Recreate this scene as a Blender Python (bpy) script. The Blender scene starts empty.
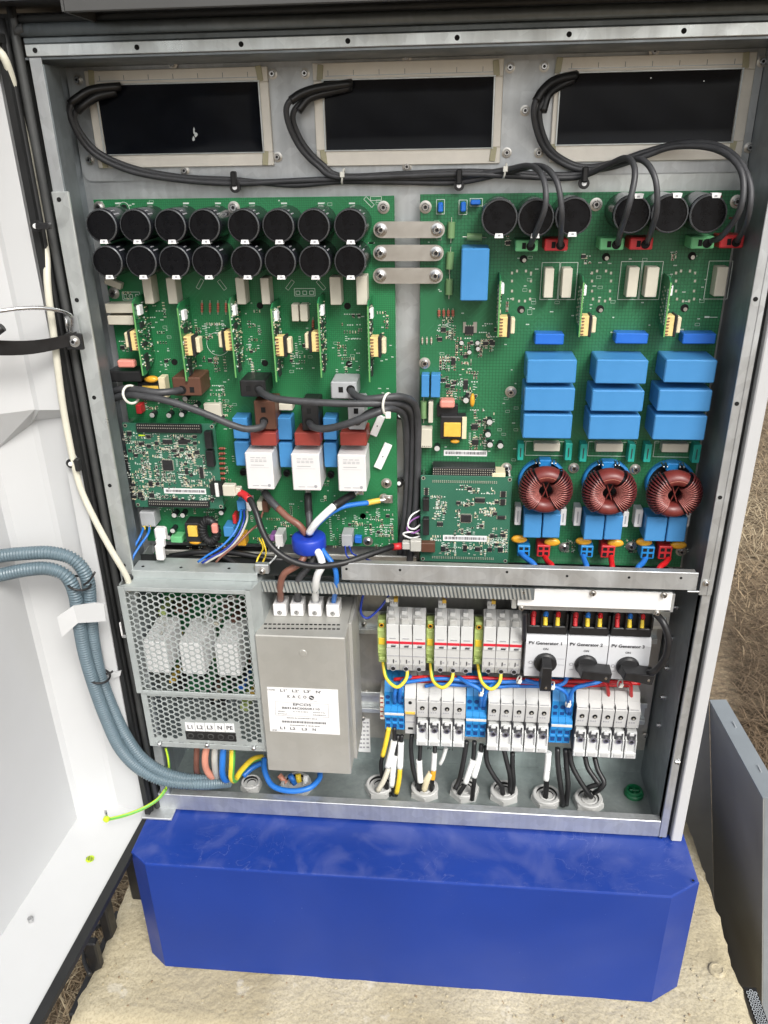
import bpy, math, random
from mathutils import Vector, Matrix
random.seed(7)
S = bpy.context.scene
COL = S.collection
R = math.radians
# ------------------------------------------------------------------ camera
FOC, PIT, YAW, ROL = 786.672, .4351, -.0960, -.0183      # focal length in pixels of a 1024 px high picture
CAM = Vector((.3765, -.7723, .1325))
_f = Vector((math.sin(YAW), math.cos(YAW), 0)); _r = Vector((math.cos(YAW), -math.sin(YAW), 0)); _u = Vector((0, 0, 1))
FW = _f*math.cos(PIT) - _u*math.sin(PIT); _u2 = _u*math.cos(PIT) + _f*math.sin(PIT)
RT = _r*math.cos(ROL) + _u2*math.sin(ROL); UP = _u2*math.cos(ROL) - _r*math.sin(ROL)
cd = bpy.data.cameras.new('camera'); cam = bpy.data.objects.new('camera', cd); COL.objects.link(cam)
cam.matrix_world = Matrix(((RT.x, UP.x, -FW.x, CAM.x), (RT.y, UP.y, -FW.y, CAM.y), (RT.z, UP.z, -FW.z, CAM.z), (0, 0, 0, 1)))
cd.sensor_fit = 'VERTICAL'; cd.sensor_height = 36; cd.lens = FOC/1024*36; cd.clip_start = .02; cd.clip_end = 300
S.camera = cam
# ------------------------------------------------------------------ light
SUN_EL, SUN_AZ = 45, 152
w = bpy.data.worlds.new("World"); S.world = w; w.use_nodes = True
nt = w.node_tree; nt.nodes.clear()
sky = nt.nodes.new('ShaderNodeTexSky'); sky.sky_type = 'NISHITA'; sky.sun_disc = False
sky.sun_elevation = R(SUN_EL); sky.sun_rotation = R(SUN_AZ); sky.dust_density = 4; sky.air_density = 1.2
hs = nt.nodes.new('ShaderNodeHueSaturation'); hs.inputs['Saturation'].default_value = .22
bg = nt.nodes.new('ShaderNodeBackground'); bg.inputs['Strength'].default_value = .138
wo = nt.nodes.new('ShaderNodeOutputWorld')
nt.links.new(sky.outputs[0], hs.inputs['Color']); nt.links.new(hs.outputs[0], bg.inputs[0]); nt.links.new(bg.outputs[0], wo.inputs[0])
sl = bpy.data.lights.new('sun', 'SUN'); sl.energy = 1.75; sl.angle = R(20); sl.color = (1, .97, .92)
so = bpy.data.objects.new('sun', sl); COL.objects.link(so)
_sd = Vector((math.sin(R(SUN_AZ))*math.cos(R(SUN_EL)), math.cos(R(SUN_AZ))*math.cos(R(SUN_EL)), math.sin(R(SUN_EL))))
so.rotation_euler = _sd.to_track_quat('Z', 'Y').to_euler(); so.location = (0, -3, 4)
S.view_settings.view_transform = 'Standard'; S.view_settings.look = 'None'; S.view_settings.exposure = .55; S.view_settings.gamma = 1
S.render.engine = 'CYCLES'

# ------------------------------------------------------------------ where a sight line meets a plane of the cabinet
def ray(x, y): return FW + RT*((x-384)/FOC) - UP*((y-512)/FOC)
def at(x, y, Y=None, X=None, Z=None):
    d = ray(x, y)
    t = (Y-CAM.y)/d.y if Y is not None else ((X-CAM.x)/d.x if X is not None else (Z-CAM.z)/d.z)
    return CAM + d*t
def pxs(x, y, Y): return abs(at(x+1, y, Y).x - at(x, y, Y).x)
# ------------------------------------------------------------------ materials
MATS = {}
def new_mat(name):
    m = bpy.data.materials.new(name); m.use_nodes = True; MATS[name] = m
    return m, m.node_tree, m.node_tree.nodes['Principled BSDF']
def mat(name, col, rough=.5, metal=0., var=.12, scale=40, bump=0., bscale=None, coat=0., rvar=.1, spec=None, streak=None):
    m, t, b = new_mat(name)
    tc = t.nodes.new('ShaderNodeTexCoord'); n = t.nodes.new('ShaderNodeTexNoise')
    n.inputs['Scale'].default_value = scale; n.inputs['Detail'].default_value = 6; n.inputs['Roughness'].default_value = .62
    src = tc.outputs['Object']
    if streak:
        mp = t.nodes.new('ShaderNodeMapping'); mp.inputs['Scale'].default_value = streak; t.links.new(src, mp.inputs[0]); src = mp.outputs[0]
    t.links.new(src, n.inputs['Vector'])
    cr = t.nodes.new('ShaderNodeMapRange'); cr.inputs[1].default_value = .28; cr.inputs[2].default_value = .72
    cr.inputs[3].default_value = 1-var; cr.inputs[4].default_value = 1+var
    t.links.new(n.outputs['Fac'], cr.inputs[0])
    mx = t.nodes.new('ShaderNodeVectorMath'); mx.operation = 'SCALE'; mx.inputs[0].default_value = col[:3]
    t.links.new(cr.outputs[0], mx.inputs['Scale']); t.links.new(mx.outputs[0], b.inputs['Base Color'])
    rr = t.nodes.new('ShaderNodeMapRange'); rr.inputs[1].default_value = .3; rr.inputs[2].default_value = .7
    rr.inputs[3].default_value = max(.02, rough-rvar); rr.inputs[4].default_value = min(1, rough+rvar)
    t.links.new(n.outputs['Fac'], rr.inputs[0]); t.links.new(rr.outputs[0], b.inputs['Roughness'])
    b.inputs['Metallic'].default_value = metal
    if spec is not None: b.inputs['Specular IOR Level'].default_value = spec
    if coat: b.inputs['Coat Weight'].default_value = coat
    if bump:
        n2 = t.nodes.new('ShaderNodeTexNoise'); n2.inputs['Scale'].default_value = bscale or scale*4; n2.inputs['Detail'].default_value = 4
        t.links.new(src, n2.inputs['Vector'])
        bp = t.nodes.new('ShaderNodeBump'); bp.inputs['Strength'].default_value = bump; bp.inputs['Distance'].default_value = .001
        t.links.new(n2.outputs['Fac'], bp.inputs['Height']); t.links.new(bp.outputs[0], b.inputs['Normal'])
    return m
def mixcol(t, fac, a, b_):
    mx = t.nodes.new('ShaderNodeMix'); mx.data_type = 'RGBA'
    for i, v in ((6, a), (7, b_)):
        if isinstance(v, tuple): mx.inputs[i].default_value = (*v[:3], 1)
        else: t.links.new(v, mx.inputs[i])
    if isinstance(fac, float): mx.inputs[0].default_value = fac
    else: t.links.new(fac, mx.inputs[0])
    return mx.outputs[2]
def rng(t, src, a, b_, c=0., d=1.):
    r_ = t.nodes.new('ShaderNodeMapRange')
    for i, v in enumerate((a, b_, c, d)): r_.inputs[i+1].default_value = v
    t.links.new(src, r_.inputs[0]); return r_.outputs[0]
def noise(t, src, sc, det=5, dist=0.):
    n = t.nodes.new('ShaderNodeTexNoise'); n.inputs['Scale'].default_value = sc; n.inputs['Detail'].default_value = det
    n.inputs['Distortion'].default_value = dist; t.links.new(src, n.inputs['Vector']); return n.outputs['Fac']
mat_floor = None
def galv(name, col, rough=.42, metal=.75, sp=.07, bloom=.12, stk=.06):
    m, t, b = new_mat(name)
    src = t.nodes.new('ShaderNodeTexCoord').outputs['Object']
    v = t.nodes.new('ShaderNodeTexVoronoi'); v.inputs['Scale'].default_value = 90; t.links.new(src, v.inputs['Vector'])
    sep = t.nodes.new('ShaderNodeSeparateColor'); t.links.new(v.outputs['Color'], sep.inputs[0])
    a = rng(t, sep.outputs[0], 0, 1, 1-sp, 1+sp); n = rng(t, noise(t, src, 7, 8), .3, .7, .90, 1.08)
    st = t.nodes.new('ShaderNodeMapping'); st.inputs['Scale'].default_value = (60, 60, 3); t.links.new(src, st.inputs[0])
    k = rng(t, noise(t, st.outputs[0], 3, 4), .3, .7, 1-stk, 1+stk)
    m1 = t.nodes.new('ShaderNodeMath'); m1.operation = 'MULTIPLY'; t.links.new(a, m1.inputs[0]); t.links.new(n, m1.inputs[1])
    m2 = t.nodes.new('ShaderNodeMath'); m2.operation = 'MULTIPLY'; t.links.new(m1.outputs[0], m2.inputs[0]); t.links.new(k, m2.inputs[1])
    mx = t.nodes.new('ShaderNodeVectorMath'); mx.operation = 'SCALE'; mx.inputs[0].default_value = col
    t.links.new(m2.outputs[0], mx.inputs['Scale'])
    # pale oxide bloom
    bl = rng(t, noise(t, src, 16, 9, 1.2), .62, .8, 0, bloom)
    t.links.new(mixcol(t, bl, mx.outputs[0], (.62, .64, .64)), b.inputs['Base Color'])
    t.links.new(rng(t, noise(t, src, 30, 6), .3, .7, rough-.1, rough+.14), b.inputs['Roughness'])
    b.inputs['Metallic'].default_value = metal
    bp = t.nodes.new('ShaderNodeBump'); bp.inputs['Strength'].default_value = .12; bp.inputs['Distance'].default_value = .0006
    t.links.new(noise(t, src, 60, 3), bp.inputs['Height']); t.links.new(bp.outputs[0], b.inputs['Normal'])
    return m
def pcbmat(name, col, hi, grid, tr):
    m, t, b = new_mat(name)
    src = t.nodes.new('ShaderNodeTexCoord').outputs['Object']
    base = mixcol(t, rng(t, noise(t, src, 9, 5), .35, .65), col, tuple(c*1.25 for c in col))
    # copper pours and tracks under the solder mask: quantised cells with thin straight tracks
    br = t.nodes.new('ShaderNodeTexBrick'); br.inputs['Scale'].default_value = 1/grid; br.offset = 0
    br.inputs['Brick Width'].default_value = 1; br.inputs['Row Height'].default_value = 1
    br.inputs['Mortar Size'].default_value = .10; br.inputs['Mortar Smooth'].default_value = .3
    mp = t.nodes.new('ShaderNodeMapping'); mp.inputs['Rotation'].default_value = (R(90), 0, 0); t.links.new(src, mp.inputs[0]); t.links.new(mp.outputs[0], br.inputs['Vector'])
    zone = rng(t, noise(t, src, 9, 2), .40, .46)
    f = t.nodes.new('ShaderNodeMath'); f.operation = 'MULTIPLY'; t.links.new(br.outputs['Fac'], f.inputs[0]); t.links.new(zone, f.inputs[1])
    c2 = mixcol(t, f.outputs[0], base, tuple(c*.68 for c in col))
    w_ = t.nodes.new('ShaderNodeTexVoronoi'); w_.distance = 'MANHATTAN'; w_.feature = 'F1'; w_.inputs['Scale'].default_value = tr
    w_.inputs['Randomness'].default_value = .8; t.links.new(mp.outputs[0], w_.inputs['Vector'])
    sn = t.nodes.new('ShaderNodeMath'); sn.operation = 'SINE'; ml = t.nodes.new('ShaderNodeMath'); ml.operation = 'MULTIPLY'; ml.inputs[1].default_value = 45
    t.links.new(w_.outputs['Distance'], ml.inputs[0]); t.links.new(ml.outputs[0], sn.inputs[0])
    tk = rng(t, sn.outputs[0], .6, .75, 0, .16); z2 = rng(t, noise(t, src, 22, 2), .5, .52)
    f2 = t.nodes.new('ShaderNodeMath'); f2.operation = 'MULTIPLY'; t.links.new(tk, f2.inputs[0]); t.links.new(z2, f2.inputs[1])
    t.links.new(mixcol(t, f2.outputs[0], c2, hi), b.inputs['Base Color'])
    b.inputs['Roughness'].default_value = .38; b.inputs['Specular IOR Level'].default_value = .45
    return m
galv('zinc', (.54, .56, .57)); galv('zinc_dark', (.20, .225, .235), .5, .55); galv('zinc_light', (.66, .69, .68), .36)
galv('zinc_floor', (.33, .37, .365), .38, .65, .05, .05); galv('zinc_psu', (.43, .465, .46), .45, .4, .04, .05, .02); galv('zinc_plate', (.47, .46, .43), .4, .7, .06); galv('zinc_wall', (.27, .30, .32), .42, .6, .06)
galv('zinc_filter', (.42, .415, .385), .42, .35, .02, .04, .012)
mat('tin', (.62, .60, .56), .35, .9, .12, 25, .1); mat('steel', (.6, .6, .6), .28, 1, .1, 60)
mat('alu_frame', (.80, .76, .68), .45, .3, .08, 30, .2); mat('glue', (.46, .43, .28), .35, 0, .15, 60)
mat('resin', (.004, .005, .008), .16, 0, .3, 30, .06, 12, rvar=.05, spec=.13)
pcbmat('pcb_left', (.018, .155, .056), (.05, .27, .14), .0022, 26); pcbmat('pcb_right', (.022, .138, .058), (.06, .24, .13), .0034, 22)
pcbmat('pcb_control', (.030, .13, .082), (.07, .24, .15), .0013, 40); mat('pcb_edge', (.12, .34, .10), .5)
mat('silk', (.62, .68, .62), .6); mat('pad', (.62, .6, .52), .35, .6); mat('chip', (.018, .018, .020), .45, 0, .2, 200)
mat('cap_black', (.004, .004, .005), .30, 0, .2, 120, 0, spec=.2); mat('cap_sleeve', (.012, .013, .017), .2, 0, .2, 50, spec=.4); mat('cap_rim', (.10, .105, .11), .25, .5)
mat('white_tag', (.8, .8, .8), .5, var=.03); mat('ink', (.03, .03, .035), .6); mat('ink_grey', (.33, .33, .35), .6); mat('beige', (.56, .53, .44), .5, var=.05, bump=.1)
mat('film_blue', (.055, .235, .51), .36, var=.05, scale=25, bump=.08, bscale=250); mat('box_blue', (.02, .14, .55), .33, var=.06)
mat('relay_white', (.68, .67, .665), .38, var=.03); mat('relay_red', (.26, .04, .03), .45); mat('brown_plastic', (.10, .042, .025), .5)
mat('black_plastic', (.013, .013, .014), .42, 0, .25, 80, .1); mat('grey_plastic', (.36, .37, .38), .5); mat('green_plastic', (.14, .46, .20), .45); mat('red_plastic', (.52, .025, .03), .42)
mat('coil_yellow', (.72, .46, .07), .45, var=.12, scale=150); mat('cream', (.70, .62, .42), .5); mat('coil_pale', (.74, .57, .24), .5, var=.1, scale=150); mat('yellow_disc', (.72, .36, .03), .3); mat('pink', (.68, .26, .21), .5)
mat('teal', (.02, .34, .28), .35); mat('resistor_green', (.17, .30, .13), .5); mat('resistor_red', (.45, .14, .09), .5)
mat('toroid_red', (.15, .024, .020), .42, var=.15, scale=90); mat('winding', (.10, .018, .018), .3, 0, .3, 200, coat=.3); mat('winding_highlight', (.42, .15, .13), .3, .2, .2, 200)
mat('toroid_base', (.02, .20, .50), .35)
mat('cable_grey', (.048, .049, .053), .48, 0, .25, 60, .15); mat('cable_black', (.014, .014, .015), .42, 0, .25, 60, .12)
mat('cable_sheath', (.045, .045, .048), .4, 0, .25, 60); mat('tie_white', (.74, .73, .66), .4)
mat('wire_brown', (.20, .085, .06), .42, 0, .15, 60); mat('wire_pink', (.60, .26, .18), .45); mat('wire_white', (.76, .77, .76), .4, 0, .05, 50); mat('wire_grey', (.45, .44, .40), .45)
mat('wire_blue', (.02, .16, .55), .38); mat('wire_dark_blue', (.014, .04, .30), .38); mat('wire_red', (.55, .012, .015), .38); mat('wire_yellow', (.78, .56, .04), .42); mat('wire_green', (.10, .38, .06), .42)
mat('lime', (.52, .70, .03), .42); mat('wire_cream', (.62, .60, .50), .42, 0, .08, 40); mat('wire_purple', (.25, .1, .3), .45)
mat('din_grey', (.50, .50, .485), .45, 0, .05, 60, .05); mat('din_clear', (.50, .50, .48), .3, 0, .06, 60); mat('din_red', (.60, .02, .04), .45); mat('switch_grey', (.58, .59, .61), .48, 0, .04)
mat('term_blue', (.02, .23, .56), .42, 0, .06); mat('term_blue_dark', (.006, .05, .2), .5); mat('term_green', (.40, .50, .16), .5, 0, .12, 100); mat('fuse_white', (.60, .61, .60), .4, 0, .04, 60, .05); mat('fuse_knob', (.42, .42, .38), .45)
mat('hole', (.003, .003, .003), .9, 0, 0); mat('gland', (.50, .50, .485), .5, 0, .08, 60, .1); mat('gland_green', (.006, .12, .045), .4)
mat('ferrite', (.012, .045, .40), .38, 0, .1, 60, .1); mat('rubber', (.012, .0125, .013), .55, 0, .3, 25, .2); mat('rubber_grey', (.05, .052, .052), .5, 0, .25, 25, .2)
mat('block_white', (.88, .88, .88), .5, 0, .03); mat('door_white', (.545, .553, .558), .42, 0, .04, 4, .05, 30); mat('shell_white', (.50, .505, .51), .45, 0, .05, 10); mat('conduit', (.12, .17, .20), .40, 0, .12, 40)
mat('alu_bright', (.84, .84, .83), .34, .15, .05, 30); mat('canopy_grey', (.062, .062, .06), .55, 0, .12, 8); mat('shade_dark', (.016, .017, .018), .6, 0, .3, 8); mat('label_white', (.74, .74, .74), .45, 0, .03)  # the near-black one is painted shade, under the canopy and in gaps
# painted steel plinth with dried water marks and dust
def blue_paint():
    m, t, b = new_mat('plinth_blue'); src = t.nodes.new('ShaderNodeTexCoord').outputs['Object']
    geo = t.nodes.new('ShaderNodeNewGeometry'); sp = t.nodes.new('ShaderNodeSeparateXYZ'); t.links.new(geo.outputs['Normal'], sp.inputs[0])
    top = rng(t, sp.outputs['Z'], .4, .8)
    base = mixcol(t, rng(t, noise(t, src, 5, 7), .3, .7), (.008, .033, .215), (.011, .042, .265))
    n1 = noise(t, src, 13, 7, 2.2)
    a = t.nodes.new('ShaderNodeMath'); a.operation = 'SUBTRACT'; a.inputs[1].default_value = .5; t.links.new(n1, a.inputs[0])
    ab = t.nodes.new('ShaderNodeMath'); ab.operation = 'ABSOLUTE'; t.links.new(a.outputs[0], ab.inputs[0])
    line = rng(t, ab.outputs[0], 0, .007, .42, 0); fl = rng(t, noise(t, src, 11, 10, 2.5), .47, .70, 0, .27); gate = rng(t, noise(t, src, 4, 3), .42, .6)
    l2 = t.nodes.new('ShaderNodeMath'); l2.operation = 'MULTIPLY'; t.links.new(line, l2.inputs[0]); t.links.new(gate, l2.inputs[1])
    s = t.nodes.new('ShaderNodeMath'); s.operation = 'MAXIMUM'; t.links.new(l2.outputs[0], s.inputs[0]); t.links.new(fl, s.inputs[1])
    s2 = t.nodes.new('ShaderNodeMath'); s2.operation = 'MULTIPLY'; t.links.new(s.outputs[0], s2.inputs[0]); t.links.new(top, s2.inputs[1])
    c = mixcol(t, s2.outputs[0], base, (.15, .17, .36))
    sc = rng(t, noise(t, src, 260, 2), .76, .79, 0, .35); c = mixcol(t, sc, c, (.2, .24, .5))
    dn = rng(t, noise(t, src, 3, 8, .6), .5, .8, 0, .07); c = mixcol(t, dn, c, (.2, .22, .34))
    t.links.new(c, b.inputs['Base Color'])
    t.links.new(rng(t, noise(t, src, 12, 6), .3, .7, .33, .5), b.inputs['Roughness'])
    b.inputs['Specular IOR Level'].default_value = .32
blue_paint()
def ground_mats():
    m, t, b = new_mat('concrete'); src = t.nodes.new('ShaderNodeTexCoord').outputs['Object']
    c = mixcol(t, rng(t, noise(t, src, 6, 9, .5), .3, .7), (.36, .305, .19), (.55, .49, .35))
    c = mixcol(t, rng(t, noise(t, src, 330, 5), .44, .90), c, (.28, .235, .15)); c = mixcol(t, rng(t, noise(t, src, 40, 8), .62, .7, 0, .5), c, (.62, .58, .48))
    t.links.new(c, b.inputs['Base Color']); b.inputs['Roughness'].default_value = .92
    bp = t.nodes.new('ShaderNodeBump'); bp.inputs['Strength'].default_value = .7; bp.inputs['Distance'].default_value = .004
    t.links.new(noise(t, src, 110, 15), bp.inputs['Height']); t.links.new(bp.outputs[0], b.inputs['Normal'])
    m, t, b = new_mat('soil'); src = t.nodes.new('ShaderNodeTexCoord').outputs['Object']
    c = mixcol(t, rng(t, noise(t, src, 3, 9), .3, .7), (.085, .058, .036), (.22, .165, .105)); c = mixcol(t, rng(t, noise(t, src, 60, 6), .4, .7, 0, .7), c, (.28, .22, .14))
    t.links.new(c, b.inputs['Base Color']); b.inputs['Roughness'].default_value = .95
    bp = t.nodes.new('ShaderNodeBump'); bp.inputs['Strength'].default_value = 1; bp.inputs['Distance'].default_value = .02
    t.links.new(noise(t, src, 45, 8), bp.inputs['Height']); t.links.new(bp.outputs[0], b.inputs['Normal'])
ground_mats()
mat('straw', (.29, .215, .13), .8, 0, .3, 2); mat('straw_dark', (.12, .082, .048), .85, 0, .3, 2); mat('straw_pale', (.42, .34, .22), .8, 0, .2, 2)
mat('panel_grey', (.30, .31, .305), .42, .25, .18, 6); mat('panel_top', (.30, .33, .35), .4, .4, .12, 12)

# ------------------------------------------------------------------ mesh builder
WO = {}
class MB:
    def __init__(s): s.v = []; s.f = []; s.mi = []; s.sm = []; s.m = []
    def k(s, m):
        if m not in s.m: s.m.append(m)
        return s.m.index(m)
    def add(s, vs, fs, m, smooth=False):
        n = len(s.v); k = s.k(m); s.v += [Vector(v) for v in vs]
        for f in fs: s.f.append(tuple(i+n for i in f)); s.mi.append(k); s.sm.append(smooth)
    def box(s, x0, x1, y0, y1, z0, z1, m, c=0., rot=None):
        x0, x1 = min(x0, x1), max(x0, x1); y0, y1 = min(y0, y1), max(y0, y1); z0, z1 = min(z0, z1), max(z0, z1)
        o = Vector(((x0+x1)/2, (y0+y1)/2, (z0+z1)/2)); h = Vector(((x1-x0)/2, (y1-y0)/2, (z1-z0)/2))
        s.obox(o, h, m, c, rot)
    def obox(s, o, h, m, c=0., rot=None):
        o = Vector(o); vs = []; fs = []
        c = min(c, min(h)*.45)
        if c <= 0:
            for a in (-1, 1):
                for b in (-1, 1):
                    for d in (-1, 1): vs.append(Vector((a*h[0], b*h[1], d*h[2])))
            fs = [(0, 1, 3, 2), (4, 6, 7, 5), (0, 4, 5, 1), (2, 3, 7, 6), (0, 2, 6, 4), (1, 5, 7, 3)]
        else:
            ix = {}
            for a in (-1, 1):
                for b in (-1, 1):
                    for d in (-1, 1):
                        for ax in range(3):
                            p = [a*(h[0]-c), b*(h[1]-c), d*(h[2]-c)]; p[ax] = (a, b, d)[ax]*h[ax]
                            ix[(a, b, d, ax)] = len(vs); vs.append(Vector(p))
            for ax in range(3):
                o1, o2 = (ax+1) % 3, (ax+2) % 3
                for sg in (-1, 1):
                    q = []
                    for u, v in ((-1, -1), (1, -1), (1, 1), (-1, 1)):
                        kk = [0, 0, 0]; kk[ax] = sg; kk[o1] = u; kk[o2] = v; q.append(ix[(*kk, ax)])
                    fs.append(tuple(q if sg > 0 else q[::-1]))
                for u in (-1, 1):
                    for v in (-1, 1):
                        q = []
                        for sg, aa in ((-1, o1), (1, o1), (1, o2), (-1, o2)):
                            kk = [0, 0, 0]; kk[ax] = sg; kk[o1] = u; kk[o2] = v; q.append(ix[(*kk, aa)])
                        fs.append(tuple(q if u*v < 0 else q[::-1]))
            for a in (-1, 1):
                for b in (-1, 1):
                    for d in (-1, 1):
                        q = [ix[(a, b, d, i)] for i in range(3)]; fs.append(tuple(q if a*b*d > 0 else q[::-1]))
        if rot is not None:
            if not isinstance(rot, Matrix): rot = Matrix.Rotation(rot, 3, 'Y')
            vs = [rot @ v for v in vs]
        s.add([v+o for v in vs], fs, m)
    def frame(s, d):
        d = Vector(d).normalized(); a = Vector((0, 0, 1)) if abs(d.z) < .9 else Vector((0, 1, 0))
        e1 = d.cross(a).normalized(); return e1, d.cross(e1)
    def cyl(s, p0, p1, r, m, n=14, r2=None, m2=None, rot0=0.):
        p0, p1 = Vector(p0), Vector(p1); r2 = r if r2 is None else r2; e1, e2 = s.frame(p1-p0); vs = []
        for p, q in ((p0, r), (p1, r2)):
            for i in range(n): a = 2*math.pi*i/n+rot0; vs.append(p+e1*math.cos(a)*q+e2*math.sin(a)*q)
        s.add(vs, [(i, (i+1) % n, n+(i+1) % n, n+i) for i in range(n)], m, n > 7)
        s.add(vs[:n], [tuple(range(n))[::-1]], m); s.add(vs[n:], [tuple(range(n))], m2 or m)
    def lathe(s, prof, c, m, n=20, axis=(0, -1, 0), smooth=True):
        # prof: (radius, height along axis[, material])
        c = Vector(c); ax = Vector(axis).normalized(); e1, e2 = s.frame(ax); rings = []
        for p in prof: rings.append([c+ax*p[1]+(e1*math.cos(2*math.pi*i/n)+e2*math.sin(2*math.pi*i/n))*p[0] for i in range(n)])
        for j in range(len(prof)-1):
            mm = prof[j+1][2] if len(prof[j+1]) > 2 else m
            s.add(rings[j]+rings[j+1], [(i, (i+1) % n, n+(i+1) % n, n+i) for i in range(n)], mm, smooth)
        mm = prof[-1][2] if len(prof[-1]) > 2 else m
        s.add(rings[-1], [tuple(range(n))], mm)
    def tube(s, pts, r, m, n=8, sub=6, closed=False, stripe=None, rf=None):
        P = [Vector(p) for p in pts]
        if sub > 1 and len(P) > 2:
            Q = []; L = len(P)
            for i in range(L if closed else L-1):
                a, b, c, d = (P[(i-1) % L] if closed or i else P[0]*2-P[1]), P[i], P[(i+1) % L], (P[(i+2) % L] if closed or i < L-2 else P[-1]*2-P[-2])
                for k in range(sub):
                    t = k/sub; Q.append(.5*((2*b)+(c-a)*t+(2*a-5*b+4*c-d)*t*t+(3*b-a-3*c+d)*t**3))
            if not closed: Q.append(P[-1])
            P = Q
        L = len(P); vs = []; e1 = None
        for i in range(L):
            d = (P[(i+1) % L]-P[(i-1) % L]) if closed else (P[min(i+1, L-1)]-P[max(i-1, 0)])
            d.normalize()
            if e1 is None: e1, e2 = s.frame(d)
            else:
                e1 = (e1-d*e1.dot(d)).normalized(); e2 = d.cross(e1)
            rr = rf(i) if rf else r
            for j in range(n): a = 2*math.pi*j/n; vs.append(P[i]+(e1*math.cos(a)+e2*math.sin(a))*rr)
        for j in range(n):
            fs = [(i*n+j, i*n+(j+1) % n, ((i+1) % L)*n+(j+1) % n, ((i+1) % L)*n+j) for i in range(L if closed else L-1)]
            s.add([], [], m)
            k = s.k(stripe if (stripe and j % (n//2) < max(1, n//5)) else m)
            base = len(s.v) if j == 0 else base
            if j == 0: s.v += vs
            for f in fs: s.f.append(tuple(q+base for q in f)); s.mi.append(k); s.sm.append(True)
        if not closed:
            k = s.k(m)
            s.f.append(tuple(base+q for q in range(n))[::-1]); s.mi.append(k); s.sm.append(False)
            s.f.append(tuple(base+(L-1)*n+q for q in range(n))); s.mi.append(k); s.sm.append(False)
        return P
    def prism(s, poly, ext, m, m2=None):
        poly = [Vector(p) for p in poly]; n = len(poly); e = Vector(ext)
        nn = sum(((poly[i]).cross(poly[(i+1) % n]) for i in range(n)), Vector())
        if nn.dot(e) > 0: poly = poly[::-1]
        vs = poly+[p+e for p in poly]
        s.add(vs, [tuple(range(n))], m2 or m); s.add(vs, [tuple(range(n, 2*n))[::-1]]+[((i+1) % n, i, n+i, n+(i+1) % n) for i in range(n)], m)
    def build(s, name, parent=None, label=None, cat=None, group=None, kind=None, origin=None):
        v = s.v
        if not v: return None
        if origin is None:
            xs = [p.x for p in v]; ys = [p.y for p in v]; zs = [p.z for p in v]
            origin = Vector(((min(xs)+max(xs))/2, (min(ys)+max(ys))/2, min(zs)))
        origin = Vector(origin)
        me = bpy.data.meshes.new(name); me.from_pydata([p-origin for p in v], [], s.f)
        for m in s.m: me.materials.append(MATS[m])
        me.polygons.foreach_set('material_index', s.mi); me.polygons.foreach_set('use_smooth', s.sm); me.update()
        o = bpy.data.objects.new(name, me); COL.objects.link(o); WO[o] = origin
        if parent: o.parent = parent; o.location = origin-WO[parent]
        else: o.location = origin
        for a, b in (('label', label), ('category', cat), ('group', group), ('kind', kind)):
            if b: o[a] = b
        return o
def thing(name, label, cat, loc, group=None):
    o = bpy.data.objects.new(name, None); COL.objects.link(o); o.location = loc; WO[o] = Vector(loc); o.empty_display_size = .02
    o['label'] = label; o['category'] = cat
    if group: o['group'] = group
    return o
def copy_tree(o, parent, at_):
    # copies a part and its sub-parts to a new world origin, sharing the meshes
    c = o.copy(); COL.objects.link(c); WO[c] = Vector(at_)
    if parent: c.parent = parent; c.location = WO[c]-WO[parent]
    else: c.location = at_
    for ch in list(o.children):
        copy_tree(ch, c, WO[c]+(WO[ch]-WO[o]))
    return c
def rect(r, Y):
    x0, y0, x1, y1 = r; xm, ym = (x0+x1)/2, (y0+y1)/2
    return at(x0, ym, Y).x, at(x1, ym, Y).x, at(xm, y1, Y).z, at(xm, y0, Y).z
YP = .065
def blk(parent, name, r, Yf, m, Yb=YP, c=.0006, label=None, extra=None, **kw):
    x0, x1, z0, z1 = rect(r, Yf); b = MB(); b.box(x0, x1, Yf, Yb, z0, z1, m, c)
    if extra: extra(b, x0, x1, z0, z1, Yf)
    return b.build(name, parent, label, **kw)
def txt(parent, name, s, px, py, hpx, Y, m='ink', wpx=None, kind=None):
    cu = bpy.data.curves.new('text', 'FONT'); cu.body = s; cu.align_x = 'CENTER'; cu.align_y = 'CENTER'; cu.resolution_u = 2; cu.offset = .02
    to = bpy.data.objects.new('text', cu); me = bpy.data.meshes.new_from_object(to)
    bpy.data.objects.remove(to); bpy.data.curves.remove(cu)
    p = at(px, py, Y); k = pxs(px, py, Y); xs = [v.co.x for v in me.vertices]; ys = [v.co.y for v in me.vertices]
    sy = hpx*k/(max(ys)-min(ys)); sx = wpx*k/(max(xs)-min(xs)) if wpx else sy
    cx = (max(xs)+min(xs))/2; cy = (max(ys)+min(ys))/2
    for v in me.vertices: v.co = ((v.co.x-cx)*sx, 0, (v.co.y-cy)*sy)
    me.materials.clear(); me.materials.append(MATS[m]); me.name = name
    o = bpy.data.objects.new(name, me); COL.objects.link(o); WO[o] = p
    if parent: o.parent = parent; o.location = p-WO[parent]
    else: o.location = p
    return o
def screw(parent, px, py, Y, r=.0052, name='screw', m='steel', washer=True):
    p = at(px, py, Y); b = MB()
    if washer: b.lathe([(r, 0), (r, .0008), (r*.75, .001)], p, 'tin', 16)
    b.lathe([(r*.62, .001), (r*.62, .0035), (r*.5, .0042), (r*.28, .0042), (r*.26, .0025, 'chip')], p, m, 12)
    return b.build(name, parent)
def cable(name, label, cat, pts, r, m, parent=None, group=None, n=8, stripe=None, extra=None, sub=6):
    b = MB(); P = [at(x, y, Y) for x, y, Y in pts]; b.tube(P, r, m, n, sub, stripe=stripe)
    if extra: extra(b, P)
    return b.build(name, parent, label, cat, group)
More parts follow.
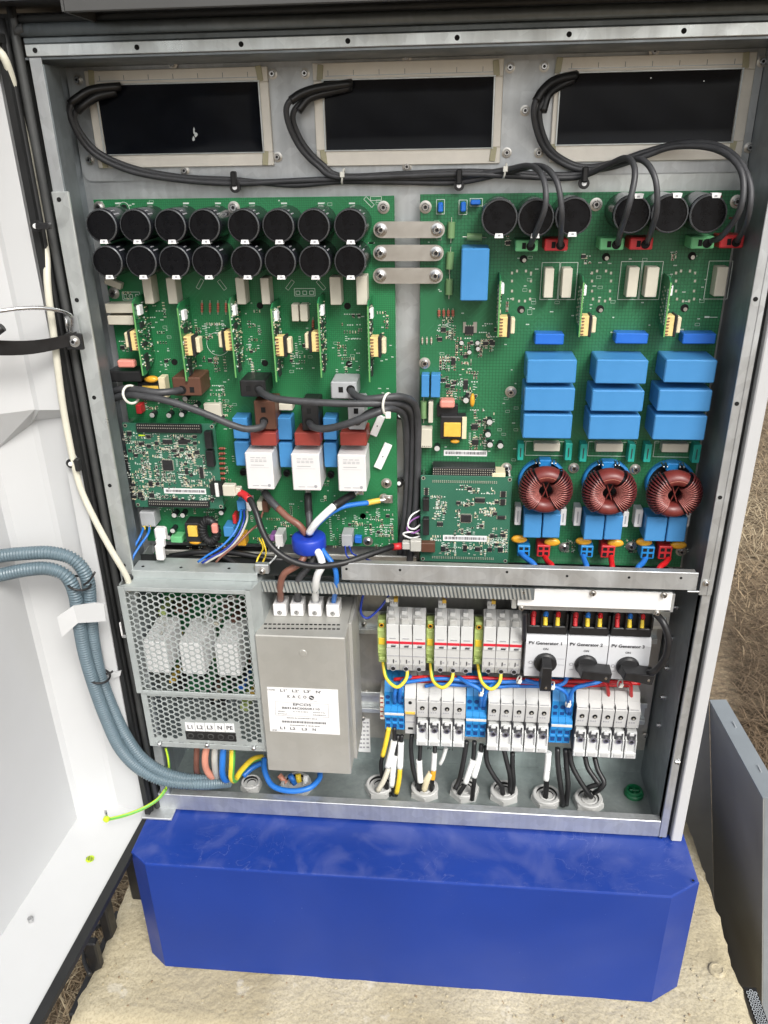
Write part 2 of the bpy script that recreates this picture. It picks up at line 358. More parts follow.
# ================================================================== ground, slab
def ground():
    b = MB(); n = 40; x0, x1, y0, y1 = -3, 4, -2.5, 8
    rnd = random.Random(3); vs = []; fs = []
    for j in range(n+1):
        for i in range(n+1):
            vs.append((x0+(x1-x0)*i/n, y0+(y1-y0)*j/n, -1.16+rnd.uniform(-.02, .02)))
    for j in range(n):
        for i in range(n): a = j*(n+1)+i; fs.append((a, a+1, a+n+2, a+n+1))
    b.add(vs, fs, 'soil', True)
    c = [(-60, -60), (60, -60), (60, 90), (-60, 90)]; q = [(x0, y0), (x1, y0), (x1, y1), (x0, y1)]
    v2 = [(x, y, -1.16) for x, y in c]+[(x, y, -1.185) for x, y in q]
    b.add(v2, [(i, (i+1) % 4, 4+(i+1) % 4, 4+i) for i in range(4)], 'soil')
    b.build('ground', kind='structure', origin=(0, 0, -1.16))
    vs, fs, mi = [], [], []
    def blade(x, y, z, L, rz, el, wd, k):
        d = Vector((math.cos(rz)*math.cos(el), math.sin(rz)*math.cos(el), math.sin(el))); s_ = Vector((-math.sin(rz), math.cos(rz), 0))*wd
        p = Vector((x, y, z)); n_ = len(vs); mid = p+d*L*.5+Vector((0, 0, L*.09))
        vs.extend([p-s_, p+s_, mid+s_*.8, mid-s_*.8, p+d*L]); fs.append((n_, n_+1, n_+2, n_+3)); mi.append(k); fs.append((n_+3, n_+2, n_+4)); mi.append(k)
    for _ in range(60000):
        y = .3+4.8*rnd.random()**1.25; x = .72+.33*(y+.77)+rnd.uniform(-.25, 1.1)*(.35+.33*y)
        cl = math.sin(x*3.1+y*1.7)+math.sin(x*7.3-y*4.1)*.6+rnd.uniform(-.8, .8)
        k = 1 if cl < -.35 else (2 if cl > 1.05 else 0)
        blade(x, y, -1.163+rnd.uniform(0, .022), rnd.uniform(.02, .09), rnd.uniform(0, 6.28), rnd.uniform(-.15, .45), rnd.uniform(.0006, .0019), k)
    for _ in range(9000):
        blade(rnd.uniform(-.45, .1), rnd.uniform(-.45, .3), -1.165+rnd.uniform(0, .03), rnd.uniform(.02, .08), rnd.uniform(0, 6.28), rnd.uniform(-.1, .6), rnd.uniform(.0006, .0014), rnd.choice((0, 0, 1, 2)))
    me = bpy.data.meshes.new('dry_grass'); me.from_pydata(vs, [], fs)
    for m in ('straw', 'straw_dark', 'straw_pale'): me.materials.append(MATS[m])
    me.polygons.foreach_set('material_index', mi); o = bpy.data.objects.new('dry_grass', me); COL.objects.link(o)
    o['kind'] = 'stuff'; o['label'] = 'dry brown grass and straw lying flat on the ground'; o['category'] = 'grass'
ground()
def slab():
    zt = -.879; X0, X1, Y0, Y1 = -.10, .772, -.168, .42
    rnd = random.Random(5); b = MB(); nx, ny, nz = 90, 60, 8; H = .16; g = {}
    from mathutils import noise as N
    def P(u, v, wz):
        x = X0+(X1-X0)*u; y = Y0+(Y1-Y0)*v; z = zt-H*wz
        e = min(u*(X1-X0), (1-u)*(X1-X0), v*(Y1-Y0)); q = Vector((x, y, z))
        nn = N.noise(q*14)*.006+N.noise(q*55)*.0030
        if wz == 0:
            z += nn*.5; z -= .007*max(0, 1-e/.012)**2
            if e <= 1e-6: x += N.noise(q*22)*.006+N.noise(q*75)*.0035; y += N.noise(q*25+Vector((3, 1, 2)))*.007
        else:
            if u in (0, 1): x += (N.noise(q*22)*.009+N.noise(q*75)*.0035+.003*(1 if u else -1))
            if v in (0, 1): y += (N.noise(q*20+Vector((3, 1, 2)))*.010-.004*(1-v*2)*(wz > .1))
        return Vector((x, y, z))
    def grid(f, a, c):
        vs = [f(i/a, j/c) for j in range(c+1) for i in range(a+1)]
        b.add(vs, [(j*(a+1)+i, j*(a+1)+i+1, (j+1)*(a+1)+i+1, (j+1)*(a+1)+i) for j in range(c) for i in range(a)], 'concrete', True)
    grid(lambda u, v: P(u, v, 0), nx, ny); grid(lambda u, v: P(u, 0, 1-v), nx, nz)
    grid(lambda u, v: P(0, 1-u, 1-v), ny, nz); grid(lambda u, v: P(1, u, 1-v), ny, nz)
    b.build('concrete_slab', kind='structure', origin=(X0, Y0, zt-H))
    b = MB()
    for _ in range(420):
        x = rnd.uniform(X0+.01, X1-.01); y = rnd.uniform(Y0+.008, -.02) if rnd.random() < .8 else rnd.uniform(-.02, .3); r = rnd.uniform(.0006, .0018)
        if -.04 < x < .7 and y > -.1: continue
        b.obox((x, y, zt+r*.4), (r, r*.8, r*.6), rnd.choice(('concrete', 'concrete', 'concrete', 'straw')), r*.3, Matrix.Rotation(rnd.uniform(0, 3), 3, 'Z'))
    b.build('grit', label='loose sand grains and crumbs on the concrete slab', cat='grit', kind='stuff')
    for px, py, r in ((717, 970, .010),):
        p = at(px, py, Z=zt+.001); b = MB(); b.lathe([(r*1.15, 0), (r, .0022), (r*.72, .003), (r*.6, .0022)], p, 'concrete', 14, axis=(0, 0, 1)); b.build('pebble', label='flat round pebble stuck in the concrete right of the blue plinth', cat='stone')
slab()
# ================================================================== blue plinth
def plinth():
    zt, zb = -.684, -.8785; x0, x1, yf, yb, ch = -.026, .685, -.0895, .40, .024
    P = [(x0, yb), (x0, yf+ch*.75), (x0+ch*1.05, yf), (x1-ch*1.6, yf), (x1, yf+ch), (x1, yb)]
    t = thing('cabinet_plinth', 'blue painted steel plinth with cut corners under the open cabinet', 'plinth', (.33, .1, zb))
    n = len(P); e = .0022
    def inset(P, d):
        out = []
        for i in range(n):
            a, b_, c = Vector(P[i-1]), Vector(P[i]), Vector(P[(i+1) % n]); d1 = (b_-a).normalized(); d2 = (c-b_).normalized()
            n1 = Vector((-d1.y, d1.x)); n2 = Vector((-d2.y, d2.x)); m_ = (n1+n2).normalized(); out.append(b_+m_*d/max(.3, m_.dot(n1)))
        return out
    b = MB(); rings = [[(p[0], p[1], zb) for p in P], [(p[0], p[1], zt-e) for p in P], [(p[0], p[1], zt-e*.3) for p in inset(P, e*.3)], [(p[0], p[1], zt) for p in inset(P, e)]]
    vs = sum(rings, []); fs = [(k*n+i, k*n+(i+1) % n, (k+1)*n+(i+1) % n, (k+1)*n+i) for k in range(3) for i in range(n)]+[tuple(3*n+i for i in range(n))]
    b.add(vs, fs, 'plinth_blue'); b.build('shell', t)
    p = at(693, 880, Z=zt); 
    for px, py in ((693, 881), (661, 838)):
        p = at(px, py, Z=zt); b = MB(); b.lathe([(.003, 0), (.003, .0006), (.0018, .0008), (.0012, .0002, 'hole')], p, 'plinth_blue', 12, axis=(0, 0, 1)); b.build('plug', t)
    # hinge shoe
    b = MB(); p = at(160, 812, Z=zt+.003); b.box(p.x-.022, p.x+.02, p.y-.012, p.y+.02, zt+.0005, zt+.004, 'zinc', .001); b.build('hinge_shoe', t)
plinth()
# ================================================================== cabinet
CT = thing('electrical_cabinet', 'tall galvanised steel cabinet standing open on the blue plinth with a white door swung left', 'cabinet', (.325, .11, -.681))
XL, XR, ZT, ZF, YB, YU = -.0115, .6505, .2075, -.680, .1085, .080
def cpart(name, fn, label=None, parent=None):
    b = MB(); fn(b); return b.build(name, parent or CT, label)
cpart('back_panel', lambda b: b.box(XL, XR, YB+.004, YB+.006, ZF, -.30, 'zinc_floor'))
cpart('upper_back_panel', lambda b: b.box(XL, XR, YU, YU+.002, -.330, ZT, 'zinc'))
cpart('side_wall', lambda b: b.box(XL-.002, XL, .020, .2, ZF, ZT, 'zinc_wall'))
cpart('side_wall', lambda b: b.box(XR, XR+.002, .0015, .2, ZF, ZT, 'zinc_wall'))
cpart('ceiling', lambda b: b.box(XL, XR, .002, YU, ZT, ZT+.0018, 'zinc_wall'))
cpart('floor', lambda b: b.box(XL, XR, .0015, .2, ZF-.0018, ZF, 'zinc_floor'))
cpart('floor_lip', lambda b: (b.box(XL-.002, XR, -.0015, .0015, -.681, -.6545, 'zinc', .0006), b.box(XL, XR, .0015, .010, -.6565, -.655, 'zinc')))
# window plate
def wplate(b):
    x0, x1, z0, z1 = -.0105, .650, .1045, .203; r = .010; pts = []
    for cx, cz, a0 in ((x1-r, z1-r, 0), (x0+r, z1-r, 90), (x0+r, z0+r, 180), (x1-r, z0+r, 270)):
        for i in range(6): a = R(a0+18*i); pts.append((cx+r*math.cos(a), .0782, cz+r*math.sin(a)))
    b.prism(pts, (0, .0015, 0), 'zinc')
cpart('window_plate', wplate)
cpart('seam_plate', lambda b: b.box(.474, .6485, .0790, .0795, .086, .1035, 'zinc_light'))
# front frame
def holes(b, pts, r=.0022):
    for x, z, y in pts: b.cyl((x, y, z), (x, y-.0004, z), r, 'hole', 10)
def top_strip(b):
    b.box(-.0085, .80, -.0015, .0015, .2097, .2190, 'zinc_light', .0005)
    b.box(-.010, .80, .0005, .006, .2193, .2245, 'zinc_dark', .001)  # darker zinc puts the shading of the channel into the colour
    b.box(-.014, .80, .006, .016, .2248, .2300, 'zinc_dark', .0012)
cpart('top_rail', top_strip)
hb = lambda pts: (lambda b: holes(b, pts))
for i in range(8): cpart('rail_hole', hb([(-.0+.0927*i+.0006, .2143, -.0015)]))
def left_frame(b):
    b.box(-.0070, .0042, -.0005, .0015, -.655, .2088, 'zinc', .0004); b.box(.0042, .0058, -.0005, .030, -.655, .2035, 'zinc_dark', .0004)  # dark return paints the shadow line between stile and side wall
cpart('left_stile', left_frame)
cpart('hinge_strip', lambda b: b.box(-.0068, .0100, -.0050, -.0015, -.345, .099, 'zinc_light', .0015))
for z in (.093, 0, -.1, -.2, -.3): cpart('rail_hole', hb([(.0, z-.001, -.005)]))
def right_frame(b):
    b.box(.6507, .6600, -.0022, -.0002, -.681, .2090, 'zinc', .0005); b.box(.6505, .6520, -.0002, .0100, -.681, .2090, 'zinc_dark')
    b.box(.6585, .6600, -.0002, .012, -.681, .2090, 'zinc_dark')
cpart('right_stile', right_frame)
cpart('cover_strip', lambda b: (b.box(.6462, .6598, -.0045, -.0024, -.318, .195, 'zinc', .0006), b.box(.6545, .6562, -.0053, -.0044, -.318, .195, 'zinc', .0004)))
for z in (.1, 0, -.1, -.2): cpart('rail_hole', hb([(.6503, z-.001, -.0045)]))
for k in (0, 1):
    cpart('door_gasket' if k else 'frame_gasket', (lambda b: (b.tube([(-.0228, -.006, -.680), (-.0228, -.006, -.2), (-.0228, -.006, .208), (-.0245, -.0065, .2165), (-.030, -.010, .2215), (-.040, -.03, .2225), (-.060, -.30, .2225)], .0038, 'rubber', 8, 4))) if k else
          (lambda b: (b.tube([(-.0150, -.001, -.678), (-.0150, -.001, -.2), (-.0150, -.001, .216), (-.0140, -.001, .2260), (-.011, -.001, .2300), (-.006, -.001, .2310)], .0042, 'rubber_grey', 8, 3), b.tube([(-.012, .001, .2300), (.2, .001, .2300), (.8, .001, .2300)], .0052, 'zinc_dark', 10, 1), b.tube([(-.012, .003, .2385), (.8, .003, .2385)], .0036, 'rubber_grey', 8, 1), b.box(-.042, -.0125, .0040, .012, -.68, .238, 'rubber'), b.box(-.042, .8, .0160, .020, .2225, .245, 'rubber'))))  # black backing boxes paint the dark of the gaps behind the gaskets
cpart('outer_shell', lambda b: (b.box(.6655, .6785, -.0055, .30, -.6835, .245, 'shell_white', .0012), b.box(-.014, .8, .012, .3, .232, .2338, 'shade_dark'), b.box(-.020, -.0145, .004, .3, -.68, .235, 'shade_dark')))
cpart('side_seal', lambda b: b.box(.6602, .6654, .004, .05, -.682, .24, 'rubber'))
def canopy(b):
    b.box(.060, 1.0, -.062, -.0585, .2335, .31, 'canopy_grey', .0012); b.box(.060, 1.0, -.0585, .45, .2405, .2425, 'shade_dark'); b.box(.058, .060, -.062, .45, .2340, .31, 'canopy_grey')  # near-black underside paints the shadow below the canopy edge
    b.box(-.30, .0578, -.03, .45, .2475, .2495, 'shade_dark')
cpart('canopy', canopy, 'grey sheet steel rain canopy above the opening')
# shelf between the two halves
def shelf(b):
    b.box(XL, .638, .004, .045, -.3140, -.3128, 'shade_dark'); b.box(XL, .638, .046, .112, -.338, -.3365, 'shade_dark')  # dark sheets paint the shade of the open gap below the boards
    x0 = at(342, 570, 0).x
    b.box(x0, .6425, -.0045, -.0030, -.3120, -.2905, 'zinc', .0004); b.box(x0, .640, -.0028, .0038, -.3128, -.3117, 'shade_dark'); b.box(x0, .640, -.003, .004, -.2920, -.2905, 'zinc_plate')
    b.box(.6340, .6500, -.0040, -.0010, -.3150, -.3135, 'zinc_light', .0005)
SH = cpart('shelf', shelf)
for px, py in ((346.5, 569), (400, 570), (507, 572), (567, 576), (629, 577.5), (681, 578)):
    p = at(px, py, -.0045); cpart('shelf_hole', lambda b: b.cyl(p, p-Vector((0, .0003, 0)), .0015, 'hole', 10))
# perforated mounting strip behind the bus line (slanted slots)
def slots(b):
    b.box(.142, .470, .0012, .0030, -.3340, -.3190, 'zinc_dark')
    for i in range(74):
        x = .144+i*.0044; a = (x, -.3465); 
        b.prism([(x, .001, -.3335), (x+.0021, .001, -.3335), (x-.0006, .001, -.3195), (x-.0027, .001, -.3195)], (0, -.0016, 0), 'zinc_light')
b = MB(); slots(b); o = b.build('edge_strip', CT, 'strip of slanted bright slots under the shelf'); 
# mounting plate and rails in the lower compartment
cpart('mounting_plate', lambda b: b.box(.246, .648, .1035, .1085, -.632, -.318, 'zinc_plate', .0006))
def panel_edge(b):
    b.box(.246, .648, .1030, .1080, -.6365, -.6325, 'zinc_dark')
for zz in ((-.415, -.450), (-.545, -.580)):
    cpart('din_rail', lambda b: (b.box(.254, .640, .094, .0955, zz[1], zz[1]+.007, 'zinc_light', .0004), b.box(.254, .640, .094, .0955, zz[0]-.007, zz[0], 'zinc_light', .0004),
        b.box(.254, .640, .1015, .1030, zz[1]+.0072, zz[0]-.0072, 'zinc_light'), b.box(.254, .640, .0957, .1013, zz[1]+.007, zz[1]+.0085, 'zinc'), b.box(.254, .640, .0957, .1013, zz[0]-.0085, zz[0]-.007, 'zinc')))
for px, py, Y in ((364, 624, .100), (366, 692, .100), (363, 718, .10), (645, 735, .100), (655, 612, .09), (645, 595, .1), (706, 583, -.0045)):
    screw(CT, px, py, Y, .0036, 'wall_screw')
for px, py in ((672, 638), (668, 668), (664, 697), (660, 725), (677, 607), (679, 762)):
    p = at(px, py, X=.6504); b = MB(); b.lathe([(.0040, 0), (.0040, .0012), (.0028, .0014), (.0026, .0045), (.0012, .0050)], p, 'steel', 12, axis=(-1, 0, 0)); b.build('wall_screw', CT)
# door, hinged at the left, swung open about 94 degrees
HX, HY = -.0262, -.004
def dpt(u, v, z):   # u: away from the hinge, v: outwards through the pan
    a = R(3.4); d = Vector((-math.sin(a), -math.cos(a))); n = Vector((-math.cos(a), math.sin(a)))
    return Vector((HX+d.x*u+n.x*v, HY+d.y*u+n.y*v, z))
ZD0, ZD1 = -.690, .2205
def wallstrip(b, prof, z0, z1, m, nz=1):
    vs = []; n = len(prof)
    for k in range(nz+1):
        for u, v in prof: vs.append(dpt(u, v, z0+(z1-z0)*k/nz))
    b.add(vs, [(k*n+i, k*n+i+1, (k+1)*n+i+1, (k+1)*n+i) for k in range(nz) for i in range(n-1)], m)
def door_pan(b):
    prof = [(-.002, 0), (-.008, .050), (-.006, .056), (.014, .091), (.020, .096), (.60, .096), (.63, .07), (.64, 0)]
    wallstrip(b, prof, ZD0, ZD1, 'door_white')
    wallstrip(b, [(-.012, .1), (.66, .1)], ZD0, ZD1, 'shell_white')
    n = len(prof)
    for z in (ZD0, ZD1): b.add([dpt(u, v, z) for u, v in prof], [tuple(range(n))], 'door_white')
DOOR = cpart('door', door_pan, 'white painted steel door swung open to the left')
def rim(b):
    for z0, z1 in ((ZD0-.004, ZD0+.003), (ZD1-.001, ZD1+.006)):
        v0 = [dpt(0, -.006, z0), dpt(.66, -.006, z0), dpt(.66, .006, z0), dpt(0, .006, z0)]
        b.prism(v0, (0, 0, z1-z0), 'rubber')
    v0 = [dpt(-.002, -.0055, ZD0), dpt(.010, -.0055, ZD0), dpt(.010, .0012, ZD0), dpt(-.002, .0012, ZD0)]
    b.prism(v0, (0, 0, ZD1-ZD0), 'rubber')
cpart('door_seal', rim, parent=DOOR)
cpart('stiffener', lambda b: (wallstrip(b, [(.010, .004), (.013, .030), (.012, .036), (.040, .080), (.046, .095)], -.112, .2200, 'door_white'),
      b.add([dpt(.010, .004, -.112), dpt(.013, .030, -.112), dpt(.012, .036, -.112), dpt(.040, .080, -.112), dpt(.046, .095, -.112), dpt(.015, .092, -.160), dpt(-.005, .056, -.135), dpt(-.006, .050, -.130), dpt(.0, .004, -.122)],
            [(0, 1, 7, 8), (1, 2, 6, 7), (2, 3, 5, 6), (3, 4, 5)], 'door_white')), parent=DOOR)
def dscrew(b, u, v, z, r=.0028): 
    p = dpt(u, v, z); b.cyl(p, p+Vector((0, 0, .004)), r, 'steel', 10)
for px, py in ((77, 812), (91, 921-0), (31, 921)):
    p = at(px, py, Z=ZD0+.001); cpart('door_screw', lambda b: b.cyl(p, p+Vector((0, 0, .005 if px == 31 else .001)), .0032 if px == 31 else .0012, 'steel', 10), parent=DOOR)
# bracket strip screwed to the hinge wall
def strip_bar(b):
    Y = -.016; pts = [(66, 459), (69, 454), (74, 454), (79, 463), (102, 583), (129, 735), (120, 735), (88, 583), (67, 470)]
    b.prism([at(x, y, Y) for x, y in pts], (0, .004, 0), 'door_white')
cpart('cable_bar', strip_bar, parent=DOOR)
def bracket(b):
    Y = -.062
    b.prism([at(x, y, Y) for x, y in ((73, 606), (94, 603), (97, 622), (78, 623))], (0, .0015, 0), 'door_white')
    a = [at(73, 606, Y), at(78, 623, Y), at(62, 637, Y-.01), at(57, 617, Y-.01)]
    b.prism(a, (0, .0015, 0), 'door_white'); b.prism([at(x, y, Y+.0) for x, y in ((94, 603), (104, 604), (106, 621), (97, 622))], (0, .0015, 0), 'door_white')
cpart('bracket', bracket, parent=DOOR)
cpart('bracket', lambda b: b.prism([at(x, y, -.02) for x, y in ((110, 674), (121, 671), (120, 676), (112, 679))], (0, .002, 0), 'door_white'), parent=DOOR)
# earth stud bush on the door floor
def earth(b):
    p = at(90, 859, Z=ZD0+.0006); b.lathe([(.0055, 0), (.0055, .0004)], p, 'lime', 16, axis=(0, 0, 1))
    for k in (-2, -1, 0, 1, 2): b.obox(p+Vector((k*.002, 0, .0006)), (.0004, .0046-abs(k)*.0011, .0002), 'cable_black', 0, Matrix.Rotation(.5, 3, 'Z'))
cpart('earth_mark', earth, parent=DOOR)
# black hinge frame, hoses in the gap between door and slab
cpart('hinge_post', lambda b: (b.box(-.088, -.060, .010, .05, -1.1, -.70, 'black_plastic', .003), b.box(-.108, -.098, -.16, -.005, -.905, -.885, 'black_plastic', .002), b.box(-.104, -.090, -.055, -.035, -.89, -.80, 'black_plastic', .002), b.box(-.106, -.088, -.10, -.088, -.90, -.83, 'black_plastic', .002)), 'black hinge bracket under the open door')
# ------------------------------------------------------------------ right: grey panel standing outside
def side_panel():
    # a folded sheet steel box standing on its edge, its front corner near the right of the frame
    t = thing('steel_side_panel', 'grey folded sheet steel box standing on the ground at the right of the plinth', 'panel', (.86, .1, -1.14))
    c = Vector((.795, .0543, -.660)); d = Vector((.799, .300, -.692)); c2 = at(761.5, 1050, Z=-1.14); d2 = d+(c2-c)
    b = MB(); b.prism([c2, d2, d, c], (.0018, 0, 0), 'panel_grey'); b.build('side_sheet', t)
    b = MB(); b.prism([c2+Vector((.002, 0, 0)), c2+Vector((.36, .03, 0)), c+Vector((.36, .03, 0)), c+Vector((.002, 0, 0))], (0, .0018, 0), 'panel_top'); b.build('front_sheet', t)
    b = MB(); b.prism([c, d, d+Vector((.026, 0, .002)), c+Vector((.026, .004, .002))], (0, 0, -.0025), 'panel_top'); b.build('flange', t)
    b = MB(); b.prism([d2+Vector((-.12, .001, 0)), d2+Vector((0, .001, 0)), d+Vector((0, .001, -.004)), d+Vector((-.12, .001, -.004))], (0, .003, 0), 'panel_grey'); b.build('back_sheet', t)
    for f in (.25, .7):
        p = c.lerp(d, f)+Vector((.016, 0, .003)); b = MB(); b.obox(p, (.0009, .007, .0006), 'zinc', 0); b.build('slot', t)
side_panel()
def mesh_strip():
    b = MB(); 
    for i in range(44):
        for j in range(3):
            y = -.30+i*.0055+(j % 2)*.0027; x = .777+j*.0046
            b.lathe([(.0025, 0), (.0025, .0008), (.0015, .0008), (.0015, 0, 'hole')], (x, y, -.884), 'zinc', 6, axis=(0, 0, 1))
    b.box(.774, .790, -.31, -.055, -.8856, -.8848, 'hole')
    o = b.build('perforated_strip', label='strip of perforated grey metal between the slab and the grey panel', cat='metal strip')
mesh_strip()
# ================================================================== potted chokes behind the three openings
def choke(outer, inner, label, ends):
    # outer / inner: four picture corners TL TR BR BL of the light frame on the plate
    Yf, Yi = .0745, .0762
    o = [at(x, y, Yf) for x, y in outer]; q = [at(x, y, Yf) for x, y in inner]; c = sum(o, Vector())/4; c.y = .078
    t = thing('potted_choke', label, 'choke', c, 'potted chokes in the three openings of the plate')
    x0 = (o[0].x+o[3].x)/2; x1 = (o[1].x+o[2].x)/2; z1 = (o[0].z+o[1].z)/2; z0 = (o[2].z+o[3].z)/2
    a0 = (q[0].x+q[3].x)/2; a1 = (q[1].x+q[2].x)/2; b1 = (q[0].z+q[1].z)/2; b0 = (q[2].z+q[3].z)/2
    b = MB(); Y2 = .0781
    b.box(x0, x1, Yf, Y2, b1, z1, 'alu_frame', .0006); b.box(x0, x1, Yf, Y2, z0, b0, 'alu_frame', .0006)
    b.box(x0, a0, Yf+.0002, Y2, b0, b1, 'alu_frame', .0006); b.box(a1, x1, Yf+.0002, Y2, b0, b1, 'alu_frame', .0006); b.build('frame', t)
    b = MB()
    for u0, u1, v0, v1 in ((a0-.002, a1+.002, b1, b1+.0012), (a0-.002, a1+.002, b0-.0012, b0), (a0-.0015, a0, b0, b1), (a1, a1+.0015, b0, b1)): b.box(u0, u1, Yf-.0018, Yf-.0001, v0, v1, 'zinc_light', .0003)
    b.build('inner_lip', t)
    b = MB(); nx, nz = 24, 10; vs = []
    for j in range(nz+1):
        for i in range(nx+1):
            e = min(i, nx-i, (j), (nz-j)); vs.append((a0+(a1-a0)*i/nx, Yi-.0009*(1 if e == 0 else 0)+math.sin(i*.7+j)*.00003, b0+(b1-b0)*j/nz))
    b.add(vs, [(j*(nx+1)+i, j*(nx+1)+i+1, (j+1)*(nx+1)+i+1, (j+1)*(nx+1)+i) for j in range(nz) for i in range(nx)], 'resin', True); b.build('potting', t)
    for cx, cz, sx, sz in ((a0-.003, b1+.007, 1, 1), (a1+.002, b1+.007, -1, 1), (a0-.003, b0-.006, 1, -1), (a1+.002, b0-.006, -1, -1)):
        b = MB(); b.obox((cx, Yf-.0006, cz), (.0028, .0008, .0065), 'glue', .0006, .12*sx*sz); b.build('glue_blob', t)
    b = MB()
    for i in range(7):
        x = x0+(x1-x0)*(i+.6)/7.4; b.box(x, x+.0004, Yf-.0003, Yf, b1+.004, b1+.0085, 'zinc_dark')
    b.box(x0+.012, x1-.01, Yf-.0004, Yf, b1+.0035, b1+.0042, 'zinc'); b.build('frame_mark', t)
    for px, py, w_, h_ in ends:
        p = at(px, py, Yi-.0008); b = MB(); rr = random.Random(int(px*7)); b.prism([p+Vector((math.cos(k*.698)*w_*rr.uniform(.45, 1.25), 0, math.sin(k*.698)*h_*rr.uniform(.45, 1.25))) for k in range(9)], (0, .0003, 0), 'zinc_light'); b.build('resin_spot', t)
    return t
choke([(84, 71), (268, 66), (273, 166), (98, 168)], [(97, 86), (258.5, 81.5), (262.5, 151.5), (105, 154.5)], 'black potted choke in a pale frame, leftmost of the three, with a whitish smear', [(194, 131, .0012, .0030), (196, 135, .0017, .0022), (193.5, 139, .0013, .0030)])
choke([(311, 63), (503, 58), (501, 164), (318, 166)], [(324, 81), (493, 76.5), (492, 147.5), (326, 150)], 'black potted choke in a pale frame, middle one of the three openings', [])
choke([(550, 57), (757, 52), (742, 160), (555, 162)], [(560, 73), (742, 70), (731, 141.5), (558, 144.5)], 'black potted choke in a pale frame, rightmost of the three openings', [(651, 78, .0006, .0006), (704, 81, .0005, .0005)])
for px, py in ((78, 80), (90, 160), (173, 63.5), (185, 170.7), (272.5, 74), (277.7, 157), (305, 73.5), (407, 57), (407, 166.7), (510, 67.7), (506.7, 152.7), (544, 66.7), (525, 110.7), (538.7, 152.7), (654, 51), (762, 61.7), (749, 147.7)):
    screw(CT, px, py, .078, .0048, 'plate_bolt')
# ================================================================== circuit boards
def smd(name, parent, rects, Y, n, seed, pal=None, dens=None, silk=.3):
    rnd = random.Random(seed); b = MB()
    for r in rects:
        x0, x1, z0, z1 = rect(r[:4], Y); nn = int((r[4] if len(r) > 4 else n)*1.6)
        k = 0
        while k < nn:
            # parts come in tidy little rows
            cx = rnd.uniform(x0, x1); cz = rnd.uniform(z0, z1); m = rnd.choice((1, 2, 3, 4, 6)); vert = rnd.random() < .5; typ = rnd.random(); st = rnd.uniform(.0022, .0032)
            for q in range(m):
                x = cx+(q*st if vert else 0); z = cz-(0 if vert else q*st)
                if x > x1 or z < z0: break
                k += 1; wd, ht = (.0008, .0014) if vert else (.0014, .0008)
                y = Y-.0001*(k % 4)
                if typ < silk: b.box(x-wd*.9, x+wd*.9, y-.0002, Y, z-ht*.35, z+ht*.35, 'silk'); continue
                if typ > .93:
                    s_ = rnd.uniform(.0014, .0026); b.box(x-s_, x+s_, y-.0012, Y, z-s_*.7, z+s_*.7, 'chip', .0002)
                    for e in (-1, 1): b.box(x-s_*.8, x+s_*.8, y-.0003, Y, z+e*(s_*.7+.0003)-.0004, z+e*(s_*.7+.0003)+.0004, 'pad')
                    break
                cm = rnd.choice(pal or ('cream', 'chip', 'wire_brown', 'chip', 'pad')); b.box(x-wd*.62, x+wd*.62, y-.0007, Y, z-ht*.62, z+ht*.62, cm)
                if vert: b.box(x-wd*.7, x+wd*.7, y-.00045, Y, z-ht, z-ht*.62, 'pad'); b.box(x-wd*.7, x+wd*.7, y-.00045, Y, z+ht*.62, z+ht, 'pad')
                else: b.box(x-wd, x-wd*.62, y-.00045, Y, z-ht*.7, z+ht*.7, 'pad'); b.box(x+wd*.62, x+wd, y-.00045, Y, z-ht*.7, z+ht*.7, 'pad')
    return b.build(name, parent, kind='stuff')
def outline(b, r, Y, m='silk', t=.00025):
    x0, x1, z0, z1 = rect(r, Y)
    b.box(x0, x1, Y-.0002, Y, z1-t, z1+t, m); b.box(x0, x1, Y-.0002, Y, z0-t, z0+t, m); b.box(x0-t, x0+t, Y-.00018, Y, z0, z1, m); b.box(x1-t, x1+t, Y-.00018, Y, z0, z1, m)
def ic(parent, r, Y, pins=8, sides='tb', h=.0016, name='chip'):
    x0, x1, z0, z1 = rect(r, Y); b = MB(); b.box(x0, x1, Y-h, Y, z0, z1, 'chip', .0003); e = .0012
    for i in range(pins):
        f = (i+.5)/pins; 
        if 't' in sides:
            x = x0+(x1-x0)*f; w_ = (x1-x0)/pins*.27; b.box(x-w_, x+w_, Y-h*.4, Y, z1, z1+e, 'pad'); b.box(x-w_, x+w_, Y-h*.4, Y, z0-e, z0, 'pad')
        if 's' in sides:
            z = z0+(z1-z0)*f; w_ = (z1-z0)/pins*.27; b.box(x0-e, x0, Y-h*.4, Y, z-w_, z+w_, 'pad'); b.box(x1, x1+e, Y-h*.4, Y, z-w_, z+w_, 'pad')
    return b.build(name, parent)
def barcode(parent, r, Y, seed=1):
    o = blk(parent, 'label', r, Y-.0002, 'label_white', Y, 0); x0, x1, z0, z1 = rect(r, Y-.0002); rnd = random.Random(seed); b = MB(); x = x0+.002; h = z1-z0
    while x < x1-.002: w_ = rnd.uniform(.0003, .0011); b.box(x, x+w_, Y-.00035, Y-.0002, z0+h*.28, z1-h*.26, 'ink' if rnd.random() < .8 else 'ink_grey'); x += w_+rnd.uniform(.0003, .0006)
    b.build('barcode', o); return o
def pins(b, x0, x1, z, Y, n, m='pad', h=.0008, rows=1, pr=.0013, w_=.0004):
    for k in range(rows):
        for i in range(n): x = x0+(x1-x0)*(i+.5)/n; b.box(x-w_, x+w_, Y-h, Y, z-k*pr-w_, z-k*pr+w_, m)
CAPN = [0]
